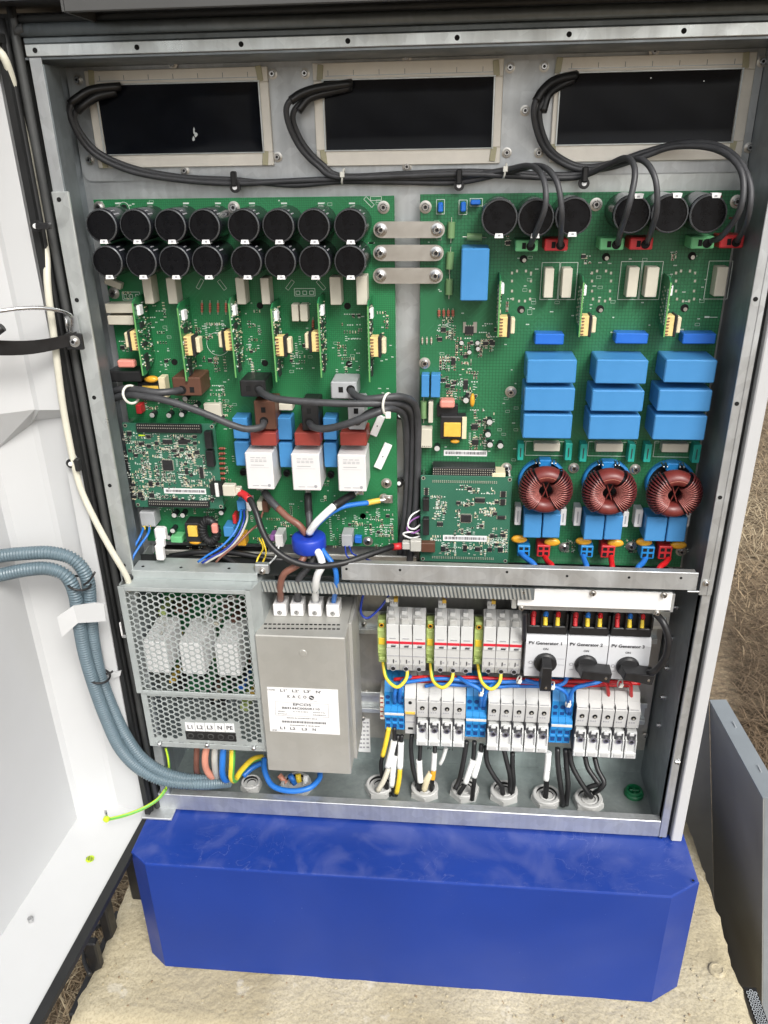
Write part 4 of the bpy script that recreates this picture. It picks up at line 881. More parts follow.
for x, y in ((718, 196.5), (733, 218), (720, 203)): p = at(x, y, YP); b.box(p.x-.004, p.x+.004, YP-.0002, YP, p.z-.001, p.z+.001, 'toroid_red')
b.build('printed_marks', BR, kind='stuff')
smd('surface_mount_parts', BR, [(437, 318, 456, 340, 34), (478, 322, 500, 352, 30), (455, 338, 482, 356, 34), (440, 355, 472, 370, 46), (440, 372, 478, 400, 84), (468, 405, 494, 450, 30), (505, 236, 512, 246, 6), (560, 540, 576, 552, 18), (624, 540, 640, 552, 18), (503, 296, 512, 312, 6), (680, 545, 690, 556, 10), (583, 256, 590, 264, 6), (668, 252, 676, 260, 6), (474, 408, 486, 448, 26)], YP, 20, 21, silk=.35)
def marks(parent, rects, Y, seed, n):
    # designators and dashes printed on the boards
    rnd = random.Random(seed); b = MB()
    for r in rects:
        xa, xb, za, zb = rect(r, Y)
        for _ in range(n):
            x = rnd.uniform(xa, xb); z = rnd.uniform(za, zb); k = rnd.choice((2, 3, 3, 4))
            if rnd.random() < .35:
                for q in (-1, 1): b.box(x-.0022, x+.0022, Y-.0001, Y, z+q*.0013-.0001, z+q*.0013+.0001, 'silk'); b.box(x+q*.0022-.0001, x+q*.0022+.0001, Y-.0001, Y, z-.0013, z+.0013, 'silk')
            else:
                for q in range(k): b.box(x+q*.0009, x+q*.0009+.0006, Y-.0001, Y, z, z+.0011, 'silk')
    b.build('printed_marks', parent, kind='stuff')
marks(BL, [(100, 200, 390, 206), (240, 300, 262, 375), (285, 300, 312, 375), (330, 306, 362, 378), (150, 300, 170, 375), (196, 318, 225, 375), (375, 300, 392, 440), (300, 500, 392, 545), (205, 380, 235, 430)], YP, 5, 9)
marks(BR, [(510, 236, 735, 262), (520, 262, 540, 330), (583, 262, 616, 330), (664, 262, 704, 330), (430, 310, 515, 470), (424, 215, 446, 300), (500, 345, 520, 470), (515, 441, 700, 446), (540, 300, 700, 335)], YP, 6, 12)
# ---- control boards standing in front
def control(corners, Y, label, group):
    c = [at(x, y, Y) for x, y in corners]; x0 = (c[0].x+c[3].x)/2; x1 = (c[1].x+c[2].x)/2; z1 = (c[0].z+c[1].z)/2; z0 = (c[2].z+c[3].z)/2
    t = thing('control_board', label, 'circuit board', ((x0+x1)/2, Y+.0016, z0), group); b = MB(); b.box(x0, x1, Y, Y+.0016, z0, z1, 'pcb_control', .0003); b.build('bare_board', t)
    for fx in (.03, .97):
        for fz in (.03, .97):
            p = Vector((x0+(x1-x0)*fx, Y, z0+(z1-z0)*fz)); b = MB(); b.cyl(p, p-Vector((0, .0003, 0)), .0022, 'pad', 12); b.cyl(p-Vector((0, .0002, 0)), p-Vector((0, .0005, 0)), .0014, 'hole', 12); b.build('corner_hole', t)
            b = MB(); b.cyl(p+Vector((0, .0017, 0)), p+Vector((0, YP-Y-.0002, 0)), .0022, 'steel', 6); b.build('spacer', t)
    return t, x0, x1, z0, z1
G = 'small control boards plugged in front of the big boards'
YC = .044
t, x0, x1, z0, z1 = control(((121.7, 422.6), (214.5, 424.2), (224, 511), (135.8, 505)), YC, 'small crowded green control board at the lower left, left of the white relays', G)
for r, n in (((136, 424.5, 201, 433), 30), ((148, 501, 209, 507.5), 30)):
    o = blk(t, 'pin_header', r, YC-.004, 'black_plastic', YC); xa, xb, za, zb = rect(r, YC-.004); b = MB(); pins(b, xa+.001, xb-.001, zb-.0012, YC-.004, n, 'pad', .0005, 2, .0032, .0005); b.build('header_pins', o)
for r in ((204.5, 432, 211.5, 449), (206, 451, 213.5, 467)): blk(t, 'ribbon_socket', r, YC-.008, 'black_plastic', YC)
ic(t, (163, 460, 173, 470), YC, 10, 'ts'); ic(t, (163, 439.5, 172.5, 443.5), YC, 7); ic(t, (178.5, 439.5, 187.5, 443.8), YC, 7); ic(t, (200, 467, 203.5, 478), YC, 8, 's')
for r in ((139, 442, 144.5, 445), (147, 444.5, 151, 447.5), (127, 431.5, 132, 435.5), (193, 441.5, 197, 444.5), (195, 450.5, 199.5, 454), (180, 448, 184, 451), (185, 468, 188.5, 474), (149, 481, 153, 486), (149.5, 493, 154.5, 497.5), (138, 492, 143, 497), (155, 441.5, 158.5, 445), (146.5, 435, 151, 438)): ic(t, r, YC, 4, 't', .0012)
barcode(t, (164, 488.5, 206, 493.8), YC, 8)
o = blk(t, 'network_socket', (210, 484, 222.5, 495.5), YC-.011, 'black_plastic', YC); blk(o, 'socket_rim', (215, 483.5, 218.5, 497), YC-.0125, 'relay_white', YC-.0105)
blk(t, 'green_lamp', (138.5, 434.8, 145, 436.2), YC-.0006, 'lime', YC)
smd('surface_mount_parts', t, [(126, 430, 150, 500, 170), (150, 434, 200, 458, 120), (150, 458, 175, 488, 80), (176, 446, 205, 470, 70), (178, 470, 215, 487, 80), (150, 495, 215, 501, 50), (133, 486, 165, 500, 34)], YC, 20, 31, pal=('cream', 'chip', 'pad', 'pad', 'silk', 'chip'), silk=.25)
t, x0, x1, z0, z1 = control(((420, 475.5), (512, 476.7), (508.5, 563.5), (421, 561)), YC, 'small green control board at the bottom centre beside the vertical black cable bundle', G)
for r, n in (((432, 480, 497.5, 483.2), 34), ((431.5, 556.3, 494, 559.8), 34)):
    xa, xb, za, zb = rect(r, YC); b = MB(); pins(b, xa, xb, zb-.0012, YC, n, 'pad', .0006, 2, .0017, .0005); b.build('header_pins', t)
for r in ((423, 499, 429, 511.5), (423, 519, 429, 535.5)): blk(t, 'ribbon_socket', r, YC-.008, 'black_plastic', YC)
ic(t, (461, 514.5, 471, 521.8), YC, 9, 'ts'); ic(t, (475, 498, 485, 502), YC, 8); ic(t, (501, 491, 505.5, 497), YC, 4, 's'); ic(t, (500.5, 499, 505, 505), YC, 4, 's'); ic(t, (497.5, 515.5, 505, 519), YC, 3, 's'); ic(t, (437, 522, 443, 525.5), YC, 4); ic(t, (425, 487.5, 428, 495), YC, 4, 's')
for r in ((463, 545, 467, 551), (475, 547, 480, 550.5), (487.5, 547.5, 492, 551), (498, 547, 503, 551.5), (441, 546, 445, 551), (490, 534, 494, 537.5), (501.5, 533.5, 505.5, 537)): ic(t, r, YC, 4, 't', .0012)
barcode(t, (443, 535.5, 487, 541.3), YC, 5)
o = blk(t, 'network_socket', (421, 543.5, 435, 552.5), YC-.009, 'brown_plastic', YC)
smd('surface_mount_parts', t, [(431, 495, 446, 520, 56), (467, 488, 497, 494, 18), (458, 499, 474, 506, 20), (486, 500, 498, 504, 10), (479, 508, 496, 516, 30), (455, 508, 460, 536, 14), (474, 512, 484, 530, 14), (487, 528, 507, 552, 80), (438, 542, 487, 555, 60), (460, 527, 474, 535, 14), (456, 485, 470, 490, 8), (430, 534, 442, 541, 12)], YC, 20, 41, pal=('cream', 'chip', 'pad', 'silk'), silk=.4)
# ---- three bright link bars between the two boards
for i, (xa, xb, yc) in enumerate(((381, 437, 229.8), (380.7, 436, 253), (380.5, 435.3, 275.8))):
    a, c = at(xa, yc, .056), at(xb, yc, .056); r_ = .0078; t = thing('link_bar', 'tinned flat link bar bridging the two green boards, %s of the three' % ('topmost', 'middle one', 'lowest')[i], 'link bar', ((a.x+c.x)/2, .0595, a.z), 'link bars between the two boards')
    pts = [(c.x+math.cos(R(g))*r_, .056, c.z+math.sin(R(g))*r_) for g in range(-90, 91, 20)]+[(a.x-math.cos(R(g))*r_, .056, a.z-math.sin(R(g))*r_) for g in range(-90, 91, 20)][::1]
    pts = [(c.x+math.cos(R(g))*r_, .056, c.z+math.sin(R(g))*r_) for g in range(-90, 91, 20)]+[(a.x+math.cos(R(g))*r_, .056, a.z+math.sin(R(g))*r_) for g in range(90, 271, 20)]
    b = MB(); b.prism(pts, (0, .002, 0), 'tin'); b.build('bar', t)
    for q in (a, c):
        b = MB(); b.lathe([(.0062, 0), (.0062, .0009), (.0046, .0012), (.0042, .0040), (.003, .0048), (.0018, .0048), (.0016, .0030, 'chip')], (q.x, .056, q.z), 'steel', 16); b.build('bolt', t)
        b = MB(); b.cyl((q.x, .0581, q.z), (q.x, YP-.0001, q.z), .0045, 'tin', 12); b.build('standoff', t)
# ================================================================== perforated power supply
def hexgrid(b, x0, x1, z0, z1, y, pitch, rh, th, m, solid=()):
    dx = pitch*.8660; Ro = pitch/math.sqrt(3); j = 0; x = x0
    cs = [(math.cos(R(60*k)), math.sin(R(60*k))) for k in range(6)]
    vs = []; fs = []; f2 = []
    while x <= x1:
        z = z0+(pitch/2 if j % 2 else 0)
        while z <= z1:
            n = len(vs)
            if any(a < x < c and d < z < e for a, c, d, e in solid):
                vs += [(x+cx*Ro, y, z+cz*Ro) for cx, cz in cs]; fs.append(tuple(range(n, n+6)))
            else:
                vs += [(x+cx*Ro, y, z+cz*Ro) for cx, cz in cs]+[(x+cx*rh, y, z+cz*rh) for cx, cz in cs]+[(x+cx*rh, y+th, z+cz*rh) for cx, cz in cs]
                for k in range(6):
                    l = (k+1) % 6; fs.append((n+k, n+l, n+6+l, n+6+k)); f2.append((n+6+k, n+6+l, n+12+l, n+12+k))
            z += pitch
        x += dx; j += 1
    b.add(vs, fs+f2, m)
def psu():
    Yf = -.027; x0, x1 = -.0018, .1525; zt, zm, zb = -.3165, -.4665, -.5515
    t = thing('power_supply_box', 'perforated pale grey power supply box marked L1 L2 L3 N PE at the lower left', 'power supply', (.08, .06, zb))
    P = .0078; RH = .0036
    b = MB(); hexgrid(b, x0+.009, x1-.007, zm+.007, zt-.007, Yf, P, RH, .001, 'zinc_psu')
    b.box(x0, x0+.0078, Yf-.0002, Yf+.002, zm, zt, 'zinc_psu', .0006); b.box(x1-.0065, x1, Yf-.0002, Yf+.002, zm, zt, 'zinc_psu', .0006)
    b.box(x0+.0078, x1-.0065, Yf-.00025, Yf+.002, zt-.0055, zt, 'zinc_psu', .0004); b.box(x0+.0078, x1-.0065, Yf-.00025, Yf+.002, zm, zm+.0048, 'zinc_psu', .0004); b.build('upper_grille', t)
    xa = x0+.003; Y2 = Yf+.0035; b = MB(); sol = [(at(181, 730, Y2).x, at(240, 730, Y2).x, zb, at(210, 719, Y2).z), (xa, x1, zb, at(210, 739, Y2).z)]
    hexgrid(b, xa+.008, x1-.006, zb+.009, zm-.008, Y2, P, RH, .001, 'zinc_psu', sol)
    b.box(xa, xa+.0075, Y2-.0002, Y2+.002, zb, zm-.0005, 'zinc_psu', .0005); b.box(x1-.0060, x1, Y2-.0002, Y2+.002, zb, zm-.0005, 'zinc_psu', .0005)
    b.box(xa+.0075, x1-.006, Y2-.00025, Y2+.002, zb, zb+.0075, 'zinc_psu', .0004); b.box(xa+.0075, x1-.006, Y2-.00025, Y2+.002, zm-.0058, zm-.0005, 'zinc_psu', .0004); b.build('lower_grille', t)
    for c0, c1, c2, c3 in ((x0, x0+.0012, zm, zt), (xa, xa+.0012, zb, zm), (x1-.0012, x1, zb, zt)): b = MB(); b.box(c0, c1, Y2+.002, .085, c2, c3, 'zinc_psu'); b.build('side_cover', t)
    b = MB(); b.prism([(x0, Yf, zt), (x0+.012, Yf+.010, zt+.0002), (x0+.012, Yf+.028, zt+.0002), (x1-.0, Yf+.028, zt), (x1, Yf, zt)], (0, 0, -.001), 'zinc_psu')
    b.box(x0+.010, x1+.004, Yf+.020, Yf+.0215, zt+.0002, zt+.010, 'zinc_psu', .0003); b.box(x0+.010, x1+.004, Yf+.0215, Yf+.045, zt+.0088, zt+.010, 'zinc_psu', .0003)
    b.box(x0+.03, x0+.09, Yf+.045, Yf+.055, zt+.0075, zt+.0088, 'zinc_psu'); b.prism([(x1-.0, Yf, zt), (x1+.006, Yf+.022, zt-.0), (x1+.006, Yf+.08, zt), (x1, Yf+.08, zt)], (0, 0, -.09), 'zinc_psu'); b.build('top_cover', t)
    for px, py in ((143, 566.5), (181, 567.5), (229, 568.5)): p = at(px, py, Z=zt+.0101); b = MB(); b.cyl(p, p+Vector((0, 0, .0003)), .0018, 'hole', 10); b.build('cover_hole', t)
    # what shows through the holes
    b = MB(); b.box(x0+.005, x1-.004, .075, .077, zb+.01, zt-.01, 'pcb_left'); b.box(x0+.005, x1-.004, .0775, .08, zb+.001, zt-.001, 'hole'); b.build('inner_board', t)  # black sheet behind the board paints in the shade of the interior
    for px, w_ in ((144.5, .028), (180.5, .028), (215.5, .028)):
        a = at(px, 657, -.012); b = MB(); b.box(a.x, a.x+w_, -.012, .045, at(160, 673, -.012).z, at(160, 642.5, -.012).z, 'block_white', .001); b.build('inner_transformer', t)
    rnd = random.Random(9); b = MB()
    for _ in range(46): 
        x = rnd.uniform(x0+.012, x1-.015); z = rnd.choice((rnd.uniform(zb+.01, zb+.062), rnd.uniform(zt-.09, zt-.02), rnd.uniform(zm, zm+.022))); s_ = rnd.uniform(.002, .006); b.box(x-s_, x+s_, rnd.uniform(.03, .06), .0748, z-s_*.8, z+s_*.9, rnd.choice(('chip', 'chip', 'coil_yellow', 'box_blue', 'pcb_left', 'beige', 'hole', 'brown_plastic', 'term_green')), .0004)
    b.build('inner_parts', t, kind='stuff')
    for a in (((118, 590), (130, 640), (138, 662)), ((163, 625), (150, 655), (140, 668)), ((205, 618), (215, 601), (240, 599)), ((203, 622), (206, 607), (234, 596))):
        b = MB(); b.tube([at(x+2, y, .004) for x, y in a], .0013, 'wire_grey', 6, 5); b.build('inner_wire', t)
    # terminal slot with five holes and its lettering
    Yl = Y2-.0004; b = MB(); r = (186, 732, 236, 740.5); xa_, xb_, za, zb_ = rect(r, Yl); b.box(xa_, xb_, Yl-.0004, Yl+.0008, za, zb_, 'black_plastic', .0004)
    for i in range(5): x = xa_+(xb_-xa_)*(i+.5)/5; z = (za+zb_)/2; b.lathe([(.0042, 0), (.0040, .0006), (.0030, .0006), (.0028, -.0002, 'hole')], (x, Yl-.0004, z), 'rubber_grey', 14)
    b.build('terminal_slot', t)
    for i, s in enumerate(('L1', 'L2', 'L3', 'N', 'PE')):
        x = 190+i*9.9; o = blk(t, 'letter_tag', (x-4.6, 722.8+i*.25, x+4.6, 731+i*.25), Yl, 'label_white', Yl+.0004, 0); txt(o, 'lettering', s, x, 727+i*.25, 4.7, Yl-.0002)
    for px, py in ((160, 743), (207.5, 744), (254, 747)):
        p = at(px, py, Y2-.0005); b = MB(); b.lathe([(.0030, 0), (.0028, .0035), (.0018, .0045), (.0008, .0045)], p, 'steel', 10); b.build('screw', t)
    b = MB(); p = at(127, 622, Yf+.008); b.box(x0-.0045, x0-.0006, Yf+.002, Yf+.014, p.z-.012, p.z+.012, 'black_plastic', .001); b.box(x0-.0055, x0-.0040, Yf-.001, Yf+.0015, p.z-.014, p.z+.004, 'relay_white', .0005); b.box(x0-.006, x0-.001, Yf+.001, Yf+.004, p.z-.018, p.z-.014, 'steel', .0004); b.build('side_plug', t)
psu()
# ================================================================== line filter
def linefilter():
    Yf = -.030; x0, x1 = .1530, .2578; zt, zb = -.3735, -.5760; Yb_ = .062
    t = thing('line_filter', 'tan sheet metal filter box with a white printed label and four wires on top', 'line filter', (.205, .02, zb))
    b = MB(); b.box(x0, x1, Yf, Yb_, zb, zt, 'zinc_filter', .0012); b.box(x1, x1+.004, Yf+.03, Yb_, zb-.001, zt+.001, 'zinc_filter', .0003); b.build('case', t)
    p = at(303, 653, Yf); b = MB(); b.lathe([(.0046, 0), (.004, .0007), (.001, .0009)], p, 'zinc_filter', 16); b.build('dimple', t)
    b = MB()
    for j, y in enumerate((624, 628.2)):
        for i in range(17): p = at(265.5+i*4.55, y+i*.05, Z=zt+.0001); b.obox(p, (.0018, .0012, .0002), 'hole', .0003)
    b.build('vent_slots', t)
    tops = ((280, 611, 'T'), (297, 611, 'T'), (315, 611.5, 'T'), (333, 612, 'T'))
    for px, py, _ in tops:
        p = at(px, py+5.4, Z=zt); b = MB(); w_ = .0078; b.box(p.x-w_, p.x+w_, p.y, p.y+.021, zt+.0002, zt+.0165, 'relay_white', .0008); o = b.build('terminal', t)
        b = MB(); b.lathe([(.0030, 0), (.003, .0003), (.0022, .0004, 'steel'), (.0004, .0006, 'steel')], (p.x, p.y-.0001, p.z+.0052), 'ink_grey', 12); b.build('terminal_screw', o)
        b = MB(); b.box(p.x-w_*.6, p.x+w_*.6, p.y+.004, p.y+.016, zt+.0164, zt+.0168, 'ink_grey', 0); b.build('terminal_mouth', o)
    # label
    Yl = Yf-.0004; lb = MB(); c = [at(x, y, Yl) for x, y in ((266.9, 686.9), (337.8, 689.8), (340, 735), (270.2, 731.2))]; lb.prism(c, (0, .0003, 0), 'label_white'); L = lb.build('label', t)
    Yt = Yl-.0002
    def T(s, fx, fy, h, w_=None, m='ink'):
        # fx, fy: place on the label in the close-up of it
        return txt(L, 'lettering', s, 255+fx/7.68, 660+fy/7.68, h, Yt, m, w_)
    T('LOAD', 126, 228, 1.7, 7.5); T("L1'", 218, 234, 3.2, 6.4); T("L2'", 310, 238, 3.2, 6.6); T("L3'", 400, 242, 3.2, 6.6); T("N'", 487, 246, 3.2, 5)
    T('K  A  C  O', 322, 283, 3.6, 19); T('new energy.', 448, 317, 1.1, 7.5, 'ink_grey'); T('EPCOS', 362, 344, 2.9, 18); T('B84144C0050R110', 352, 373, 2.6, 37.5)
    T('440/250V~', 205, 394, 1.2, 8); T('IL = 50 A 40°C', 352, 398, 1.3, 15); T('50/60 Hz', 492, 405, 1.2, 12); T('Io<=6mA', 212, 413, 1.2, 9); T('25/085/21', 494, 424, 1.2, 13)
    T('MADE IN HUNGARY 0914', 360, 449, 1.3, 30); T('0000012345', 382, 505, 1.1, 30); T('LINE', 150, 538, 1.5, 5); T('L1', 212, 522, 3.1, 4.8); T('L2', 290, 527, 3.1, 5.2); T('L3', 380, 532, 3.1, 5.2); T('N', 455, 535, 3.1, 3.2)
    p = at(255+434/7.68, 660+290/7.68, Yt); b = MB(); b.lathe([(.0032, 0), (.0031, .0001)], p, 'ink', 18); b.obox(p+Vector((0, -.0002, 0)), (.0026, .0001, .0005), 'label_white', 0, .5); b.build('round_mark', L)
    b = MB(); r = [at(255+x/7.68, 660+y/7.68, Yt) for x, y in ((155, 320), (562, 340), (568, 442), (160, 424))]
    for i in range(4): b.tube([r[i], r[(i+1) % 4]], .00016, 'ink_grey', 4, 1)
    a, e = at(255+208/7.68, 660+472/7.68, Yt), at(255+552/7.68, 660+487/7.68, Yt); rnd = random.Random(4); f = 0
    while f < .97: w_ = rnd.uniform(.008, .028); q = a.lerp(e, f+w_/2); b.obox(q, ((e.x-a.x)*w_*.4, .0001, .0014), 'ink', 0); f += w_+rnd.uniform(.006, .014)
    b.build('barcode', L)
linefilter()
def stickerplate():
    r = (358, 719, 370, 752); o = blk(None, 'rating_sticker', r, .102, 'label_white', .1032, 0, label='small silver grey sticker on the mounting plate just right of the filter box', cat='sticker')
    b = MB(); rnd = random.Random(6)
    for k in range(7):
        for q in range(3):
            x = 359.5+q*3.5; blk_ = rect((x, 722+k*4.1, x+rnd.uniform(1.5, 3), 723.5+k*4.1), .1018); b.box(blk_[0], blk_[1], .1017, .1019, blk_[2], blk_[3], 'ink_grey', 0)
    b.build('print', o)
stickerplate()
# ================================================================== row of surge protectors, earth terminals and switches
def profile(b, xs, prof, m, c=0):
    # prof: (Y, Z) outline of a rail device seen from its side
    x0, x1 = xs; b.prism([(x0, y, z) for y, z in prof], (x1-x0, 0, 0), m)
def surge(r, label, g):
    x0, x1, z0, z1 = rect(r, .046); H = z1-z0; zl = lambda f: z0+H*f
    t = thing('surge_protector', label, 'surge protector', ((x0+x1)/2, .094, z0), g); W = (x1-x0)/3
    for k in range(3):
        a, c = x0+W*k+.0003, x0+W*(k+1)-.0003; b = MB()
        profile(b, (a, c), [(.050, zl(-.0)), (.0455, zl(.12)), (.0455, zl(.56)), (.0485, zl(.60)), (.0505, zl(.80)), (.0625, zl(.885)), (.094, zl(.68)), (.094, zl(0))], 'din_grey'); o = b.build('module', t)
        b = MB(); b.box(a+.0004, c-.0004, .0438, .0456, zl(.39), zl(.74), 'fuse_white', .0008)
        b.build('plug_in_cartridge', o); b = MB(); b.box(a+.0002, c-.0002, .0432, .0440, zl(.455), zl(.492), 'din_red', .0001); b.build('red_stripe', o)
        b = MB(); b.box(a+.002, c-.0045, .0460, .052, zl(.68), zl(.82), 'din_clear', .0008); b.box(a+.0025, c-.0065, .0505, .060, zl(.84), zl(.90), 'fuse_white', .0006); b.build('latch', o)
        b = MB(); b.box(a, c, .0447, .0455, zl(.255), zl(.262), 'ink_grey', 0); b.box(a+.001, a+.0016, .0448, .0455, zl(.15), zl(.2), 'ink_grey', 0); b.box(a+.008, a+.0092, .0448, .0455, zl(.145), zl(.20), 'ink', 0)
        b.box(a+.0105, a+.013, .0448, .0455, zl(.165), zl(.18), 'ink_grey', 0); b.box(a+.006, a+.0115, .0428, .0438, zl(.41), zl(.425), 'ink', 0); b.box(a+.007, a+.0125, .0428, .0438, zl(.43), zl(.44), 'ink_grey', 0)
        b.box(a+.004, a+.012, .0428, .0438, zl(.535), zl(.54), 'ink_grey', 0); b.build('print', o)
        b = MB(); p = Vector(((a+c)/2, .0462, zl(.06))); b.lathe([(.0036, 0), (.0036, .0016), (.0028, .0016), (.0026, .0002, 'chip')], p, 'ink_grey', 12); b.build('terminal_screw', o)
    a = x0+.004; b = MB(); b.box(a, a+.010, .060, .074, zl(.90), zl(1.01), 'fuse_white', .0005); b.box(a+.005, a+.010, .0585, .072, zl(.98), zl(1.03), 'coil_yellow', .0003)
    for i in range(3): b.box(a+.001+i*.0033, a+.0026+i*.0033, .0592, .0602, zl(.95), zl(.98), 'ink_grey', 0)
    b.build('remote_plug', t)
g = 'surge protectors on the upper rail'
surge((386.2, 606.5, 425.6, 672.2), 'grey three module surge protector with a red stripe, leftmost of three', g)
surge((434.2, 608, 473.2, 673.8), 'grey three module surge protector with a red stripe, middle of three', g)
surge((483, 608.8, 522.4, 675), 'grey three module surge protector with a red stripe beside the switches', g)
def earthterm(r, label):
    x0, x1, z0, z1 = rect(r, .056); H = z1-z0; t = thing('earth_terminal', label, 'terminal block', ((x0+x1)/2, .094, z0), 'green and yellow earth terminals'); zl = lambda f: z0+H*f
    b = MB(); profile(b, (x0, x1), [(.075, z0), (.060, zl(.06)), (.060, zl(.22)), (.056, zl(.26)), (.056, zl(.74)), (.060, zl(.76)), (.060, zl(.86)), (.070, zl(.87)), (.094, zl(.70)), (.094, z0)], 'term_green')
    b.box(x0+.0012, x1-.0012, .0545, .0565, zl(.44), zl(.56), 'wire_yellow', .0004); b.build('body', t)
    b = MB()
    for f in (.86, .68, .34, .16): b.box(x0+.0012, x1-.0012, .0553, .0605, zl(f)-.0022, zl(f)+.0022, 'term_green', .0006)
    b.build('clamp_lever', t)
    b = MB(); b.lathe([(.0032, 0), (.0032, .0015), (.002, .0015), (.0018, 0, 'hole')], ((x0+x1)/2, .0565, zl(.8)), 'yellow_disc', 12); b.build('wire_hole', t)
earthterm((377.8, 614, 386, 666.8), 'green and yellow earth terminal left of the first surge protector')
earthterm((426.4, 615, 434, 668), 'green and yellow earth terminal between first and second surge protectors')
earthterm((474.3, 616, 482.6, 669.2), 'green and yellow earth terminal between second and third surge protectors')
def switch(r, n, ang, kx, ky, label):
    x0, x1, z0, z1 = rect(r, .034); H = z1-z0; t = thing('isolator_switch', label, 'switch', ((x0+x1)/2, .094, z0), 'PV generator switches'); W = x1-x0
    b = MB(); b.prism([(x0+.0003, .0345, z0), (x0+.0003, .034, z1-.010), (x0+.0003, .037, z1), (x0+.0003, .070, z1), (x0+.0003, .070, z0)], (W-.0006, 0, 0), 'switch_grey'); b.build('housing', t)
    b = MB(); b.box(x0+.001, x1-.001, .045, .094, z1+.0002, z1+.030, 'black_plastic', .001); b.box(x0+.001, x1-.001, .038, .045, z1+.0002, z1+.012, 'black_plastic', .001)
    for i in range(4): b.box(x0+.001+i*(W-.004)/3, x0+.0032+i*(W-.004)/3, .036, .0446, z1+.012, z1+.030, 'black_plastic', .0004)
    b.build('terminal_block', t)
    for i, m in enumerate(('red_plastic', 'wire_yellow', 'wire_yellow')):
        x = x0+.0075+i*.0143; q = MB(); q.cyl((x, .039, z1+.013), (x, .043, z1+.022), .0028, m, 10); q.cyl((x, .043, z1+.022), (x+.002, .052, z1+.031), .0034, ('red_plastic', 'wire_blue', 'wire_red')[i], 10); q.build('wire_ferrule', t)
    p = at(kx, ky, .034); b = MB(); b.lathe([(.0138, 0), (.0136, .0035), (.0118, .0055), (.001, .0058)], p, 'black_plastic', 28); o = b.build('knob', t)
    a = R(ang); d = Vector((math.sin(a), 0, math.cos(a))); s_ = Vector((d.z, 0, -d.x)); L0, L1 = -.008, .0265; w_ = .0068; pts = [p+d*L0-s_*w_*.8, p+d*L0+s_*w_*.8, p+d*L1+s_*w_, p+d*L1-s_*w_]
    b = MB(); h0 = .022
    top = [q+Vector((0, -h0, 0)) for q in pts]; bot = [q+Vector((0, -.004, 0))+(d*-.003 if i < 2 else Vector()) for i, q in enumerate(pts)]
    inn = [p+(q-p)*.90+Vector((0, -h0-.0012, 0)) for q in pts]
    b.add(bot+top+inn, [(0, 3, 2, 1)]+[(i, (i+1) % 4, 4+(i+1) % 4, 4+i) for i in range(4)]+[(4+i, 4+(i+1) % 4, 8+(i+1) % 4, 8+i) for i in range(4)]+[(8, 9, 10, 11)], 'black_plastic'); b.build('handle', o)
    q = p+d*(L1-.006)+Vector((0, -h0-.0012, 0)); b = MB(); b.lathe([(.0018, 0), (.0017, .0008), (.0005, .0010)], q, 'steel', 10); b.build('handle_pin', o)
    return t, x0, x1, z0, z1
def swtext(t, n, cx, cy, off):
    txt(t, 'lettering', 'PV Generator %d' % n, cx, cy, 2.9, .0345-.0012, 'ink', 31)
for i, (r, ang, k, lb, tx) in enumerate((((525, 636.5, 566, 676.8), 180, (545.2, 662.3), 'grey PV Generator 1 switch with its black handle pointing down', (545.5, 643.5)),
        ((566.3, 637.8, 607.2, 678.2), 97, (585.8, 664.3), 'grey PV Generator 2 switch with its black handle turned to the right, middle of three', (586.5, 645)),
        ((607.5, 639, 649.5, 679.6), 98, (627.5, 666), 'grey PV Generator 3 switch with its black handle turned right, nearest the side wall', (628.2, 646.7)))):
    t, x0, x1, z0, z1 = switch(r, i+1, ang, *k, lb)
    txt(t, 'lettering', 'PV Generator %d' % (i+1), tx[0], tx[1]-.3, 4.0, .0333, 'ink', 33); txt(t, 'lettering', 'ON', k[0]+.5, k[1]-13.2, 2.6, .0337, 'ink'); o = txt(t, 'lettering', 'O', k[0]-14.5, k[1]+0, 4.2, .0337, 'ink_grey'); txt(t, 'lettering', 'OFF', k[0]-14.5, k[1]+5.3, 1.8, .0337, 'ink_grey')
    if i == 0:
        b = MB(); [b.obox(at(561, y, .0337), (.004, .0001, .0002), 'ink_grey') for y in (659, 665)]; b.build('print', t)
# bright cover bracket above the switches
def cover():
    x0, x1 = at(517.6, 600, .005).x, at(672, 600, .005).x; zt = at(590, 590.6, .005).z; zb = at(590, 608, .005).z
    t = thing('cover_bracket', 'bright folded metal bracket screwed above the three grey switches', 'bracket', ((x0+x1)/2, .05, zb))
    b = MB(); b.box(x0, x1, .005, .0068, zb, zt, 'alu_bright', .0004); b.box(x0, x1, .0069, .060, zt-.0015, zt, 'zinc_light', .0003); b.build('front_flange', t)
    b = MB(); b.box(x0+.008, x1-.012, .020, .0215, zb-.014, zb+.004, 'zinc', .0004); b.box(x0+.008, x1-.012, .0060, .0195, zb-.0005, zb+.0008, 'zinc_light', .0002); b.build('lower_flange', t)
    b = MB(); b.box(x0-.006, x0-.0005, .008, .030, zb-.006, zt-.002, 'zinc_light', .0004); b.box(x1+.0005, x1+.004, .008, .030, zb-.004, zt-.003, 'zinc', .0004); b.build('end_tab', t)
    for px, py in ((524, 589.5), (593, 592), (664, 594)): screw(t, px, py+1, .004, .0036, 'screw')
    for px, py in ((521.5, 607.5), (657, 612.5)): screw(t, px, py, .004, .0034, 'screw')
cover()
for zz in ((600, 606), (612, 636)): pass
cpart('rail_stub', lambda b: (b.box(.575, .6400, .060, .0615, -.405, -.380, 'zinc_light', .0004), b.box(.575, .6300, .052, .0535, -.375, -.366, 'zinc_light', .0004), b.box(.60, .636, .0575, .0598, -.399, -.388, 'zinc', .0004)))
